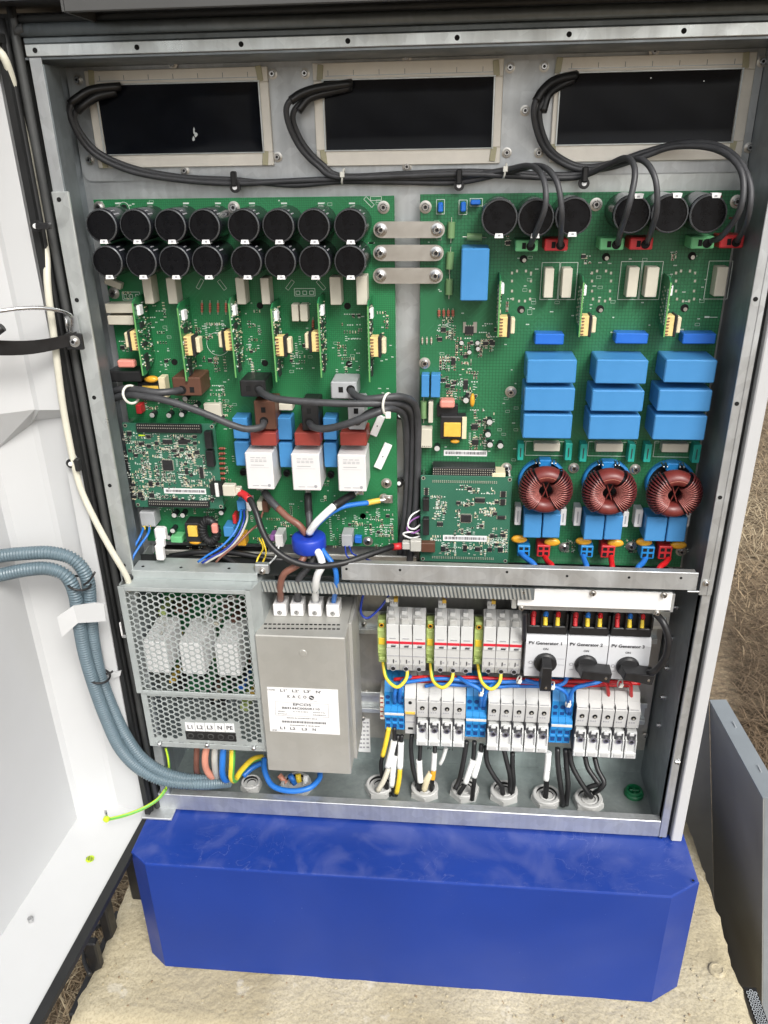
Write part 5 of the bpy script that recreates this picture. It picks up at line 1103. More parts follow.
# ================================================================== lower row: blue terminals, fuse holders
def blueterm(r, n, label, g):
    x0, x1, z0, z1 = rect(r, .058); H = z1-z0; W = (x1-x0)/n; zl = lambda f: z0+H*f
    t = thing('terminal_block', label, 'terminal block', ((x0+x1)/2, .094, z0), g)
    for k in range(n):
        a, c = x0+W*k+.0002, x0+W*(k+1)-.0002; b = MB()
        profile(b, (a, c), [(.066, zl(0)), (.060, zl(.06)), (.060, zl(.34)), (.052, zl(.39)), (.052, zl(.52)), (.058, zl(.56)), (.058, zl(.84)), (.066, zl(1.0)), (.094, z1), (.094, z0)], 'term_blue'); o = b.build('terminal', t)
        b = MB(); b.cyl(((a+c)/2, .0575, zl(.74)), ((a+c)/2, .0582, zl(.74)), W*.34, 'term_blue_dark', 12)
        for f in (.10, .24): b.box(a+W*.18, c-W*.18, .0593, .0605, zl(f), zl(f+.07), 'term_blue_dark')
        b.box(a+W*.2, c-W*.2, .0573, .0582, zl(.60), zl(.65), 'term_blue_dark'); b.build('clamp_opening', o)
        b = MB(); b.box(a+W*.1, c-W*.1, .0585, .0602, zl(.30), zl(.335), 'term_blue', .0003); b.box(a+W*.1, c-W*.1, .0585, .0602, zl(.18), zl(.215), 'term_blue', .0003); b.build('clamp_lever', o)
    b = MB(); b.box(x0+.0004, x1-.0004, .0508, .0522, zl(.440), zl(.480), 'cream' if False else 'fuse_white', .0002); b.build('marker_strip', t)
    return t
g = 'blue terminal blocks on the lower rail'
blueterm((384.6, 684, 404.5, 733), 3, 'blue terminal block at the far left of the lower rail', g)
blueterm((465.8, 687.5, 486.6, 741), 3, 'blue terminal block between the first and second groups of fuse holders', g)
blueterm((550.8, 692.5, 572.2, 747), 3, 'blue terminal block between the second and third groups of fuse holders', g)
o = blk(None, 'end_clamp', (379.8, 696, 384.4, 719.5), .060, 'beige', .094, label='narrow beige end clamp at the left end of the lower rail', cat='end clamp')
b = MB()
for k in range(5): p = at(381.8, 698+k*4.5, .0598); b.box(p.x-.002, p.x+.002, .0594, .0601, p.z-.0009, p.z+.0009, 'relay_red')
b.build('rib', o)
def narrow():
    r = (404.8, 690, 416, 735.6); x0, x1, z0, z1 = rect(r, .054); H = z1-z0; t = thing('signal_terminal', 'narrow grey rail terminal with a yellow band beside the leftmost fuse holder', 'terminal block', ((x0+x1)/2, .094, z0)); zl = lambda f: z0+H*f
    b = MB(); profile(b, (x0+.0002, x1-.0002), [(.058, zl(0)), (.056, zl(.5)), (.050, zl(.53)), (.050, zl(.86)), (.064, zl(1.1)), (.094, zl(1.1)), (.094, z0)], 'din_grey'); b.build('body', t)
    b = MB(); b.box(x0+.001, x1-.001, .0485, .0502, zl(.53), zl(.575), 'coil_yellow', .0002); b.build('band', t)
    b = MB(); b.cyl(((x0+x1)/2, .0495, zl(.87-.1)), ((x0+x1)/2, .0502, zl(.87-.1)), .0024, 'hole', 12); b.box(x0+.004, x1-.004, .0572, .0585, zl(.10), zl(.15), 'hole'); b.build('screw_hole', t)
    b = MB(); b.box(x0+.002, x1-.002, .0562, .0572, zl(.27), zl(.29), 'ink_grey', 0); b.box(x0+.003, x1-.003, .0562, .0572, zl(.42), zl(.44), 'ink_grey', 0); b.build('print', t)
narrow()
def fuse(xa, xb, ya, yb, label, g):
    x0, x1, z0, z1 = rect((xa, ya, xb, yb), .050); H = z1-z0; t = thing('fuse_holder', label, 'fuse holder', ((x0+x1)/2, .094, z0), g); zl = lambda f: z0+H*f; W = x1-x0; xm = (x0+x1)/2; e = .0003
    b = MB(); profile(b, (x0+e, x1-e), [(.060, zl(.02)), (.060, zl(.50)), (.052, zl(.53)), (.0505, zl(.84)), (.060, zl(.93)), (.066, zl(1.06)), (.094, zl(1.06)), (.094, zl(.02))], 'din_grey'); b.build('body', t)
    b = MB(); b.cyl((xm, .0500, zl(.72)), (xm, .0517, zl(.72)), .0030, 'hole', 12); b.cyl((xm, .0495, zl(.712)), (xm, .0500, zl(.712)), .0014, 'pad', 8); b.build('screw_hole', t)
    b = MB(); pr = [(.054, zl(0)), (.047, zl(.0)), (.043, zl(.05)), (.0435, zl(.13)), (.0465, zl(.15)), (.0475, zl(.34)), (.052, zl(.46)), (.060, zl(.46)), (.060, zl(0))]
    profile(b, (x0+.0008, x1-.0008), pr, 'fuse_white'); b.box(x0+.0008, x0+.0026, .0450, .0476, zl(.14), zl(.36), 'fuse_white', .0003); b.box(x1-.0026, x1-.0008, .0450, .0476, zl(.14), zl(.36), 'fuse_white', .0003); o = b.build('lever', t)
    b = MB(); b.lathe([(.0046, 0), (.0046, .003), (.0040, .0046), (.0022, .0046), (.0018, .0036, 'chip')], (xm+.0003, .0492, zl(.335)), 'steel', 16); b.box(xm-.0055, xm+.0055, .0478, .0486, zl(.19), zl(.45), 'cable_grey', .0004); b.build('knob', o)
    b = MB(); b.box(xm-.0030, xm+.0030, .0468, .0495, zl(.42), zl(.475), 'fuse_white', .0006); b.box(x0+.0006, x0+.0020, .0488, .053, zl(.40), zl(.52), 'cable_grey', .0003); b.build('latch', o)
    b = MB(); b.box(xm-.0048, xm+.0048, .0424, .0431, zl(.055), zl(.115), 'din_grey', .0002); b.build('grip_label', o)
    b = MB(); b.box(x0-.0002, x0+.0006, .0500, .060, zl(.05), zl(.9), 'cable_grey'); b.build('gap_shade', t)  # dark strip painting the shade between neighbouring holders, not a part
    b = MB(); [b.box(xm-.005+q*.0028, xm-.0034+q*.0028, .0510, .0518, zl(.62), zl(.64), 'ink_grey') for q in range(3)]; b.box(xm-.0055, xm+.0055, .0508, .0516, zl(.86), zl(.865), 'ink_grey'); b.build('print', t, kind='stuff')
    return t
g = 'white fuse holders on the lower rail'
def frow(xs, xe, y0, y1, n, where, slope=.45):
    w_ = (xe-xs)/n; names = ('leftmost', 'second', 'third', 'fourth', 'rightmost') if n == 5 else ('leftmost', 'second', 'third', 'rightmost')
    for k in range(n): fuse(xs+w_*k, xs+w_*(k+1), y0+slope*k, y1+slope*k, 'white fuse holder, %s of the %s' % (names[k], where), g)
frow(416.2, 465.4, 694, 744, 4, 'four in the left group', .55)
frow(487.2, 549.5, 696, 749, 5, 'five in the middle group', .6)
frow(574.5, 638.5, 700.5, 755, 5, 'five beside the right wall', .6)
cpart('marking_strip', lambda b: [b.box(at(x, 0, .06).x*0+X0, X1, .0990, .0995, -.622, -.610, 'label_white') for x, X0, X1 in ((0, .335, .42), (0, .50, .60))])
txt(CT, 'lettering', 'PV Generator 3', 585, 752, 3, .0989, 'ink'); txt(CT, 'lettering', 'PV Generator 1', 440, 749, 3, .0989, 'ink')
# ================================================================== glands in the floor
GP = []
def gland(px, py, label, r=.0212, m='gland'):
    p = at(px, py, Z=-.672); t = thing('cable_gland', label, 'cable gland', (p.x, p.y, ZF), 'cable glands in the cabinet floor'); GP.append(p)
    b = MB(); a0 = random.Random(int(px)).uniform(0, 1); b.cyl((p.x, p.y, ZF+.0001), (p.x, p.y, ZF+.0075), r, m, 6, r2=r*.97, rot0=a0); b.lathe([(r*.90, .0076), (r*.88, .0105), (r*.82, .0115), (r*.66, .0112), (r*.60, .0, 'hole')], (p.x, p.y, ZF), m, 24, axis=(0, 0, 1)); b.build('locknut', t)
    b = MB(); b.lathe([(r*.69, .0001), (r*.60, .0002)], (p.x, p.y, ZF+.0001), 'hole', 20, axis=(0, 0, 1)); b.lathe([(r*.50, .001), (r*.50, .0085), (r*.40, .0095), (r*.36, .002, 'hole')], (p.x+.001, p.y, ZF), 'gland', 18, axis=(0, 0, 1)); b.build('clamp_ring', t)
gland(251, 783, 'grey cable gland with an empty opening under the power supply', .0155); gland(296, 784, 'grey cable gland below the line filter with the blue loop over it', .024)
for x, y, l in ((379.5, 785, 'white cable gland below the leftmost blue terminal block'), (424.7, 788, 'white cable gland second from the left of the six in a row'), (464.6, 788.5, 'white cable gland below the second blue terminal block'), (504, 791, 'white cable gland with two close black cables, below the middle fuse holders'), (546.5, 795.5, 'white cable gland with the white sleeved wire standing in it'), (588.5, 799, 'white cable gland nearest the green plug')): gland(x, y, l)
p = at(634, 791.5, Z=-.675); t = thing('blanking_plug', 'green plastic blanking plug in the cabinet floor at the right', 'plug', (p.x, p.y, ZF))
b = MB(); b.lathe([(.0130, .0001), (.0130, .004), (.0118, .0055), (.0112, .0085), (.0095, .0095), (.0080, .0090), (.0076, .004)], (p.x, p.y, ZF), 'gland_green', 28, axis=(0, 0, 1)); b.build('cap', t)
b = MB(); b.obox((p.x, p.y, ZF+.0065), (.0065, .0012, .002), 'gland_green', .0004); b.obox((p.x, p.y, ZF+.0062), (.0012, .0065, .002), 'gland_green', .0004); b.build('cross_grip', t)
# small hanging screw tails at the bottom of the right wall / lip smear
# ================================================================== cables over the openings
def conduit_end(b, P, r=.0042): pass
YA = .068
def c_(name, label, pts, r, m, group=None, cat='cable', **k): return cable(name, label, cat, pts, r, m, group=group, **k)
g = 'choke cables running along the top'
def sleeve(pts, r=.0048, label='', nm='cable_sleeve'): return c_(nm, label, pts, r, 'cable_black', cat='cable sleeve', group='black sleeves on the choke cables')
R1 = .0028
# start 1: leftmost opening, two cables
c_('choke_cable', 'grey cable from the leftmost choke to the first green clamp', [(118, 87, .072), (92, 91, .060), (72, 103, .052), (72, 122, .054), (92, 152, .064), (130, 171, .068), (180, 180, .070), (235, 183.5, .070), (290, 181, .070), (340, 179, .070), (400, 178, .069), (460, 177, .068), (505, 170, .06), (530, 166, .035), (543, 178, .012), (545.5, 205, .002), (536, 232, .018), (529.8, 246, .042)], R1, 'cable_grey', g)
c_('choke_cable', 'grey cable from the leftmost choke to the first red clamp', [(116, 92, .073), (95, 97, .064), (78, 108, .058), (76, 124, .060), (97, 151, .068), (134, 168, .072), (182, 177, .073), (235, 180, .072), (292, 185, .072), (340, 181.5, .072), (400, 182, .071), (460, 182, .070), (512, 171, .06), (540, 166, .032), (556, 180, .010), (561.5, 208, .004), (561, 230, .018), (560.5, 246, .042)], R1, 'cable_grey', g)
c_('choke_cable', 'grey cable from the middle choke to the second green clamp', [(352, 84, .072), (320, 88, .060), (291, 100, .052), (287, 118, .054), (299, 146, .062), (318, 166, .068), (338, 177, .066), (400, 176, .066), (459, 174, .064), (512, 176, .064), (560, 178, .066), (584, 175.5, .066), (608, 165, .05), (627, 158, .025), (635, 172, .006), (629, 205, -.002), (621, 230, .018), (617.8, 244, .042)], R1, 'cable_grey', g)
c_('choke_cable', 'grey cable from the middle choke to the second red clamp', [(352, 87, .074), (322, 93, .066), (299, 105, .058), (293, 120, .060), (304, 145, .066), (322, 164, .071), (342, 176, .070), (400, 174, .070), (459, 171.5, .068), (512, 173, .068), (560, 175, .068), (586, 173, .068), (620, 163, .05), (642, 160, .02), (655, 178, .002), (657, 208, .0), (652, 228, .014), (647, 243, .042)], R1, 'cable_grey', g)
c_('choke_cable', 'grey cable from the rightmost choke to the third green clamp', [(574, 75, .072), (552, 82, .060), (536, 100, .052), (534.5, 122, .054), (544, 148, .062), (562, 163, .068), (584, 170, .068), (612, 167, .066), (645, 156, .062), (672, 147, .056), (706, 147, .040), (730, 157, .018), (743, 178, .0), (740, 210, -.006), (722, 236, .018), (710.5, 241, .042)], R1, 'cable_grey', g)
c_('choke_cable', 'grey cable from the rightmost choke to the third red clamp', [(574, 78, .074), (556, 87, .066), (542, 103, .058), (540, 122, .060), (549, 147, .066), (566, 161, .071), (586, 167, .071), (612, 163, .069), (645, 152, .066), (680, 143.5, .058), (712, 144, .042), (737, 158, .018), (750, 184, -.002), (749, 212, -.006), (742, 232, .016), (737, 241, .042)], R1, 'cable_grey', g)
for i, pts in enumerate((((121, 86.5, .0715), (92, 90, .060), (75, 100, .0535), (70, 104, .0525)), ((116, 92, .0715), (97, 96.5, .0625), (83, 106, .058), (77, 111, .0575)), ((352, 83.5, .0715), (320, 88, .060), (302, 93.5, .055), (290.5, 101, .052)), ((350, 87.5, .0725), (324, 93, .0655), (308, 99, .061), (298, 111, .0575)), ((577, 75, .0715), (555, 80.5, .061), (543, 90, .055), (536, 101, .052)), ((574, 79, .0725), (559, 86, .067), (548, 95, .061), (542.5, 112, .0575)))):
    sleeve([(x, y, Y) for x, y, Y in pts], .0041, ('outer', 'inner')[i % 2]+' black sleeve where the cables leave the '+('leftmost', 'middle', 'rightmost')[i//2]+' choke')
def pclip(px, py, Y, label, r=.0062, cat='cable clip', up=True, side=(0, 1)):
    p = at(px, py, Y); t = thing('cable_clip', label, cat, (p.x, Y+.008, p.z-.008), 'black cable clips'); b = MB()
    dx, dz = side; b.cyl((p.x, Y+.004, p.z), (p.x, Y-.001, p.z), .0052, 'black_plastic', 14); b.obox((p.x+dx*.008, Y-.001, p.z+dz*.008), (.0028 if dz else .007, .0035, .007 if dz else .0028), 'black_plastic', .0012); b.build('strap', t)
    b = MB(); b.lathe([(.0024, 0), (.0022, .0012), (.0004, .0015)], (p.x, Y-.001, p.z), 'white_tag', 12); b.build('screw', t)
pclip(235, 187.5, .062, 'black cable clip above the left board'); pclip(459, 185.5, .060, 'black cable clip above the gap between the boards'); pclip(584, 183.5, .056, 'black cable clip above the right board')
pclip(400, 415, .070, 'black cable clip on the vertical cable bundle, upper one', side=(1, -.2)); pclip(399, 483, .068, 'black cable clip on the vertical cable bundle, lower one', side=(1, -.2))
def ztie(px, py, Y, rx, rz, label, a=0., m='tie_white', g='cable ties'):
    p = at(px, py, Y); b = MB(); b.tube([p+Matrix.Rotation(a, 3, 'Y') @ Vector((math.sin(k/12*6.2832)*.0012, math.cos(k/12*6.2832)*.006, math.sin(k/12*6.2832)*rz)) for k in range(12)], .0010, m, 6, 1, closed=True)
    b.obox(p+Matrix.Rotation(a, 3, 'Y') @ Vector((0, -.006, rz*.3)), (.0022, .0014, .0026), m, .0004, a); b.build('cable_tie', None, label, 'cable tie', g)
ztie(343, 176.5, .068, 0, .0065, 'white cable tie on the top cables near the middle choke'); ztie(505, 171, .062, 0, .0065, 'white cable tie on the top cables left of the rightmost choke')
# ================================================================== thick grey cables of the left board
g = 'thick grey cables on the left board'; R2 = .0040
c_('relay_cable', 'thick grey cable from the brown clamp going left', [(181.8, 390, .032), (172, 391.5, .020), (157, 392.5, .014), (140, 390, .018), (122, 389, .03), (110, 395, .045), (106, 408, .058)], R2, 'cable_grey', g)
c_('relay_cable', 'thick grey cable from the lower brown clamp sweeping up to the left', [(264.2, 421.5, .036), (261, 427, .024), (247, 429, .016), (232, 425, .012), (212, 416.5, .010), (190, 408, .010), (166, 400.5, .010), (146, 396.5, .013), (128, 395, .022), (112, 400, .040), (104, 415, .052), (108, 445, .060), (118, 500, .062), (127, 540, .062)], R2, 'cable_grey', g)
c_('relay_cable', 'thick grey cable from the upper black clamp to the bundle', [(258.8, 389, .032), (264, 394, .018), (278, 399, .008), (310, 402, .004), (345, 403.5, .004), (375, 403.5, .008), (395, 403, .018), (408, 408, .035), (413, 425, .055), (413, 460, .062), (411, 500, .062), (407, 540, .062), (405, 575, .062)], R2, 'cable_grey', g)
c_('relay_cable', 'thick grey cable from the upper grey clamp to the bundle', [(350.8, 390, .032), (355, 395, .020), (366, 399, .010), (385, 397.5, .010), (402, 397, .018), (414, 404, .035), (418, 424, .050), (418, 460, .055), (416, 505, .055), (411, 545, .055), (409, 575, .055)], R2, 'cable_grey', g)
c_('relay_cable', 'thick grey cable from the lower black clamp to the bundle', [(309.2, 422.5, .036), (314, 427.5, .020), (328, 428.5, .010), (350, 423, .004), (372, 414.5, .004), (390, 408.5, .012), (402, 413, .035), (406, 430, .055), (407, 465, .066), (406, 505, .066), (401, 545, .066), (399, 575, .066)], R2, 'cable_grey', g)
c_('relay_cable', 'thick grey cable from the lower grey clamp to the bundle', [(357.2, 421.5, .036), (361, 419, .020), (370, 412.5, .012), (384, 408, .014), (398, 406, .028), (409, 415, .048), (411, 440, .072), (412, 500, .072), (404, 560, .072)], R2, 'cable_grey', g)
b = MB(); p = at(131, 394.5, .016); b.tube([p+Vector((math.cos(k/20*6.2832)*.0045*1-math.sin(k/20*6.2832)*.002, math.cos(k/20*6.2832)*.009, math.sin(k/20*6.2832)*.0095)) for k in range(20)], .0014, 'tie_white', 8, 1, closed=True); b.build('cable_tie', None, 'white cable tie round the grey cables at the left wall', 'cable tie', 'cable ties')
b = MB(); p = at(387.5, 404, .010); b.tube([p+Vector((math.cos(k/20*6.2832)*.0040, math.cos(k/20*6.2832)*.009, math.sin(k/20*6.2832)*.0110)) for k in range(20)], .0014, 'tie_white', 8, 1, closed=True); b.obox(p+Vector((.001, -.006, -.010)), (.0028, .002, .0034), 'tie_white', .0005); b.build('cable_tie', None, 'white cable tie round the grey cables beside the third relay', 'cable tie', 'cable ties')
# ================================================================== power leads through the blue core
def lug(b, P, ring, m='tin'):
    pass
def lead(name, label, top, m, sleeve_m, pts, pts_low, r=.0040, grp='power leads through the blue ferrite core'):
    t = thing(name, label, 'wire', at(*pts_low[-1]), grp)
    b = MB(); b.tube([at(*q) for q in pts], r, m, 10, 6); b.tube([at(*q) for q in pts_low], r, m, 10, 6); b.build('insulation', t)
    b = MB(); q = [at(*v) for v in top]; b.tube(q, r*1.12, sleeve_m, 10, 4); b.build('shrink_sleeve', t)
    p = q[0]; d = (q[0]-q[1]).normalized(); b = MB(); b.cyl(p-d*.002, p+d*.006, r*.85, 'tin', 10); b.obox(p+d*.010, (.0050, .0012, .0050), 'tin', .0010); b.lathe([(.0035, 0), (.0033, .003), (.0015, .003)], p+d*.010+Vector((0, -.001, 0)), 'steel', 6); b.build('lug', t)
    return t
lead('power_lead', 'brown wire from the left relay through the blue ferrite core', [(264.5, 492, .046), (271, 501, .036), (278.6, 509, .030)], 'wire_brown', 'cable_grey', [(278, 508, .030), (288, 517.5, .022), (299, 525, .018), (306, 534, .018)], [(309, 545, .014), (306, 553, .008), (299, 564, .0), (285, 573, -.004), (280.5, 584, -.002), (280.5, 596, .008), (280.5, 600, .020)])
lead('power_lead', 'black wire from the middle relay through the blue ferrite core', [(308, 494, .046), (308.3, 505, .036), (309, 515, .026)], 'cable_grey', 'cable_black', [(309, 513, .027), (309.5, 523, .020), (310, 534, .018)], [(314, 545, .018), (315, 555, .014), (309, 567, .008), (300, 577, .004), (297.5, 586, .006), (298, 600, .020)])
lead('power_lead', 'white wire from the right relay through the blue ferrite core', [(353, 494.5, .046), (343, 500.5, .034), (333, 507, .022)], 'wire_white', 'cable_black', [(334, 506, .022), (325, 514, .014), (316, 523, .010), (309, 533, .014)], [(312, 545, .010), (319, 554, .002), (322, 565, -.006), (317.5, 575, -.006), (315.5, 586, .0), (315.5, 600, .020)], .0043)
lead('power_lead', 'blue wire from the screw stud through the blue ferrite core', [(380, 500.5, .054), (374, 501.5, .052), (367, 503, .048)], 'wire_blue', 'coil_yellow', [(368, 502.8, .048), (354, 504.5, .040), (341, 507.5, .032), (328, 515, .022), (314, 528, .018), (311, 534, .018)], [(319, 545, .014), (326, 555, .006), (334, 566, .0), (336.5, 578, .0), (335.5, 590, .006), (333.5, 602, .020)], .0030)
screw(BL, 384, 498, .060, .0058, 'stud_nut')
def ferrite():
    p0, p1 = at(309, 535, .018), at(309, 548, .018); c = (p0+p1)/2; Rm, rm = .0118, .0100
    b = MB(); n, m_ = 30, 14; vs = []
    for i in range(n):
        a = 6.2832*i/n
        for j in range(m_):
            g_ = 6.2832*j/m_; cg, sg = math.cos(g_), math.sin(g_); sq = lambda v: math.copysign(abs(v)**.4, v)
            q = Rm+rm*sq(cg)*.8; vs.append(Vector((c.x+math.cos(a)*q, c.y+math.sin(a)*q, c.z-.001+sq(sg)*rm*.95)))
    b.add(vs, [(i*m_+j, i*m_+(j+1) % m_, ((i+1) % n)*m_+(j+1) % m_, ((i+1) % n)*m_+j) for i in range(n) for j in range(m_)], 'ferrite', True)
    b.build('ferrite_core', None, 'blue ring core holding four wires above the line filter', 'ferrite core')
ferrite()
# ================================================================== network cable
def rj(px, py, Y, dirx, t):
    p = at(px, py, Y); b = MB(); b.box(p.x, p.x+dirx*.013, Y-.005, Y+.005, p.z-.0048, p.z+.0048, 'din_clear', .0010); b.box(p.x+dirx*.013, p.x+dirx*.020, Y-.0035, Y+.0035, p.z-.0035, p.z+.0035, 'wire_grey', .001); b.build('plug', t)
def net():
    t = thing('network_cable', 'black network cable with red boots linking the two small boards', 'cable', at(300, 566, -.005))
    b = MB(); b.tube([at(*q) for q in ((243, 495, .030), (249.5, 499, .022), (256, 512, .010), (262, 530, .0), (272, 547, -.006), (290, 560, -.010), (313, 566, -.010), (341, 563.5, -.004), (365, 556, .008), (385, 549, .024), (393, 546.5, .034))], .0036, 'cable_black', 10, 6); b.build('sheath', t)
    b = MB(); b.tube([at(*q) for q in ((239.5, 492.8, .034), (244, 494.5, .030), (249.5, 499.5, .022))], .0044, 'red_plastic', 10, 4); b.build('boot', t); b = MB(); b.tube([at(*q) for q in ((402, 546, .036), (392, 547, .034))], .0042, 'red_plastic', 10, 1); b.build('boot', t)
    for (x0, y0, x1, y1, Y) in ((222.5, 485.5, 235, 496.5, .028), (235, 488.5, 240.5, 495.5, .030), (402, 543, 411, 550, .030), (410, 541, 421, 552, .028)): blk(t, 'plug', (x0, y0, x1, y1), Y, 'wire_grey' if x0 > 300 else 'beige', Y+.009, c=.001)
net()
# ================================================================== thin wires of the left board's lower edge
c_('signal_wire', 'left one of the two dark blue wires hanging from the grey plug', [(144, 526, .044), (141, 535, .030), (134, 548, .02), (130, 560, .012), (131, 572, .010)], .0015, 'wire_blue', 'dark blue wires of the grey plug'); c_('signal_wire', 'right one of the two dark blue wires hanging from the grey plug', [(149.5, 526, .044), (148, 534, .028), (139, 547, .018), (132, 560, .008), (131.5, 573, .006)], .0015, 'wire_blue', 'dark blue wires of the grey plug')
b = MB()
for x in (144, 149.3): p = at(x, 526, .042); b.cyl(p, p-Vector((0, 0, .004)), .0017, 'wire_yellow', 8)
b.build('ferrule', BL)
def wplug():
    t = thing('white_plug', 'white plastic plug standing beside the dark blue wires', 'plug', at(159, 561, .0)); blk(t, 'shell', (155, 546, 163, 561), .006, 'relay_white', .014, c=.0015); blk(t, 'hood', (154, 529, 165, 541), .014, 'relay_white', .024, c=.002); blk(t, 'latch', (155.5, 540, 164, 547.5), .009, 'relay_white', .016, c=.001)
wplug()
for i, (pts, m, l) in enumerate(((((241, 510, .044), (240, 520, .030), (234, 533, .018), (222, 546, .008), (208, 555, .002), (198, 562, .0)), 'wire_blue', 'blue wire curving from the small blue clamp to the power supply'), (((244, 510, .044), (244, 520, .028), (238, 535, .016), (226, 549, .006), (210, 558, .0), (202, 563, .0)), 'wire_dark_blue', 'dark blue wire curving from the small blue clamp to the power supply'), (((247, 510, .044), (247, 520, .026), (240, 536, .014), (228, 550, .004), (214, 558, .0), (205, 563, .0)), 'wire_grey', 'pale wire curving down to the power supply top'), (((263, 512, .044), (258, 524, .026), (250, 531, .016), (238, 543, .006), (222, 556, .0), (216, 562, .0)), 'wire_brown', 'thin brown wire from the brown clamp to the power supply'))):
    c_('signal_wire', l, pts, .0013, m, 'thin wires into the power supply')
for pts, m, l in ((((259, 538, .045), (263, 548, .03), (258, 558, .01), (255, 568, .004)), 'wire_yellow', 'left yellow wire by the top corner of the power supply'), (((262, 538, .045), (266, 552, .03), (263, 562, .01), (259, 572, .004)), 'wire_yellow', 'right yellow wire by the top corner of the power supply'), (((279, 546, .045), (276, 556, .03), (270, 563, .01), (262, 572, .004)), 'wire_white', 'white wire hanging from the white plug beside the yellow wires'), (((345, 546, .044), (347, 556, .034), (356, 561, .03), (376, 562, .03)), 'wire_dark_blue', 'upper dark blue wire under the grey two pole plug'), (((349, 546, .044), (353, 554, .034), (364, 558, .03), (378, 564, .03)), 'wire_dark_blue', 'lower dark blue wire under the grey two pole plug'),
        (((420, 510, .05), (411, 516, .04), (408, 526, .036), (414, 529, .038), (421, 524, .05)), 'wire_white', 'white thin loop left of the bottom centre control board'), (((420, 516, .05), (411, 521, .04), (407, 529, .036), (413, 533, .038), (421, 529, .05)), 'wire_purple', 'purple thin loop left of the bottom centre control board'), (((420, 534, .05), (410, 532, .036), (403, 534, .034), (411, 538, .038), (421, 536, .05)), 'wire_white', 'white thin loop near the vertical bundle foot')):
    c_('signal_wire', l, pts, .0010, m, 'thin loose signal wires')
p = at(260, 571, -.004); t = thing('cable_eye', 'small metal screw tab at the top right corner of the power supply', 'tab', p); b = MB(); b.box(p.x-.006, p.x+.010, -.004, .004, p.z-.004, p.z+.008, 'zinc', .001); b.build('tab', t); screw(t, 262, 571, -.004, .0042)
# dark strut behind the gap above the shelf
cpart('lower_rail', lambda b: (b.box(.015, .335, .056, .060, -.327, -.3125, 'zinc_plate', .001), b.box(.34, .64, .058, .062, -.3300, -.3265, 'zinc_plate')))
# DC leads of the right board
for i, (x, y, xe, ye, m, w_) in enumerate(((520, 552.5, 538, 570, 'wire_blue', 'blue, left'), (544.5, 556, 554, 571, 'wire_red', 'red, left'), (583, 555, 587.5, 571, 'wire_blue', 'blue, middle'), (611, 556, 612.5, 572, 'wire_red', 'red, middle'), (645.5, 558, 636, 573, 'wire_blue', 'blue, right'), (668.8, 558, 657, 573, 'wire_red', 'red, right'))):
    c_('dc_lead', '%s pair: thick lead below the toroid coils' % w_, [(x, y, .048), (x+(xe-x)*.3, y+5, .038), (xe-(xe-x)*.2, ye-5, .028), (xe, ye+6, .020)], .0033, m, 'thick red and blue leads below the toroids')
# ================================================================== lower compartment wires
for i, pts in enumerate((((383, 662, .062), (386.5, 678, .048), (397, 687, .040), (406, 679, .046), (407.5, 667, .056)), ((430.5, 663, .062), (433, 680, .048), (442.5, 687.5, .040), (451.5, 680, .046), (453.2, 668, .056)), ((478, 664, .062), (481.5, 681, .048), (491, 689, .040), (499.5, 682, .046), (501, 670, .056)))):
    c_('earth_wire', 'yellow and green looped wire below the %s surge protector' % ('leftmost', 'middle', 'right hand')[i], pts, .0024, 'wire_yellow', 'yellow and green earth loops', n=10, stripe='wire_green')
g = 'thin blue signal wires'
c_('signal_wire', 'dark blue wire hanging in a loop right of the line filter', [(367, 585, .050), (362, 600, .046), (361, 613, .044), (368, 618, .044), (380, 608, .048), (388, 597, .056), (392, 591.5, .060), (400, 590.5, .060), (440, 590, .060), (480, 590.5, .060), (492, 597, .064)], .0015, 'wire_dark_blue', g)
c_('signal_wire', 'dark blue wire dipping to the middle surge protector plug', [(400, 592, .060), (430, 589, .060), (443, 592, .062), (446, 600, .066)], .0015, 'wire_dark_blue', g)
for px, py in ((388, 598), (424, 590.5), (464, 590.5)): ztie(px, py, .058, 0, .0028, 'small white tie on the dark blue wire at picture column %s' % {388: 'left', 424: 'middle', 464: 'right'}[px] if False else {388: 'small white tie where the dark blue wire loops up', 424: 'small white tie on the dark blue wire above the left earth terminals', 464: 'small white tie on the dark blue wire near the third plug'}[px])
g = 'red and blue wires between the two device rows'
for k, (y, m, l, xs, xe, Y) in enumerate(((676, 'wire_red', 'upper red wire running along between the device rows', 394, 640, .062), (679.5, 'wire_red', 'lower red wire running along between the device rows', 398, 632, .068), (678.5, 'wire_blue', 'thick blue wire running along between the device rows', 405, 552, .056), (683, 'wire_blue', 'lower thick blue wire below the surge protectors', 425, 520, .060), (681.5, 'wire_blue', 'third blue wire dipping behind the second earth loop', 440, 560, .066))):
    n = 9; rnd = random.Random(k); pts = [(xs+(xe-xs)*i/n, y+(xs+(xe-xs)*i/n-400)*.03+rnd.uniform(-1, 1)+(3 if i in (0,) else 0), Y) for i in range(n+1)]
    c_('row_wire', l, pts, .0025, m, g)
c_('row_wire', 'red wire turning down into the rightmost fuse group, left one', [(600, 683, .06), (606, 684, .056), (608, 690, .060), (608.5, 699, .068)], .0024, 'wire_red', g); c_('row_wire', 'red wire turning down into the rightmost fuse group, right one', [(600, 681, .058), (622, 682, .052), (630, 684, .052), (631, 692, .060), (631.5, 699, .068)], .0024, 'wire_red', g)
g = 'blue wires bending down into the blue terminals'
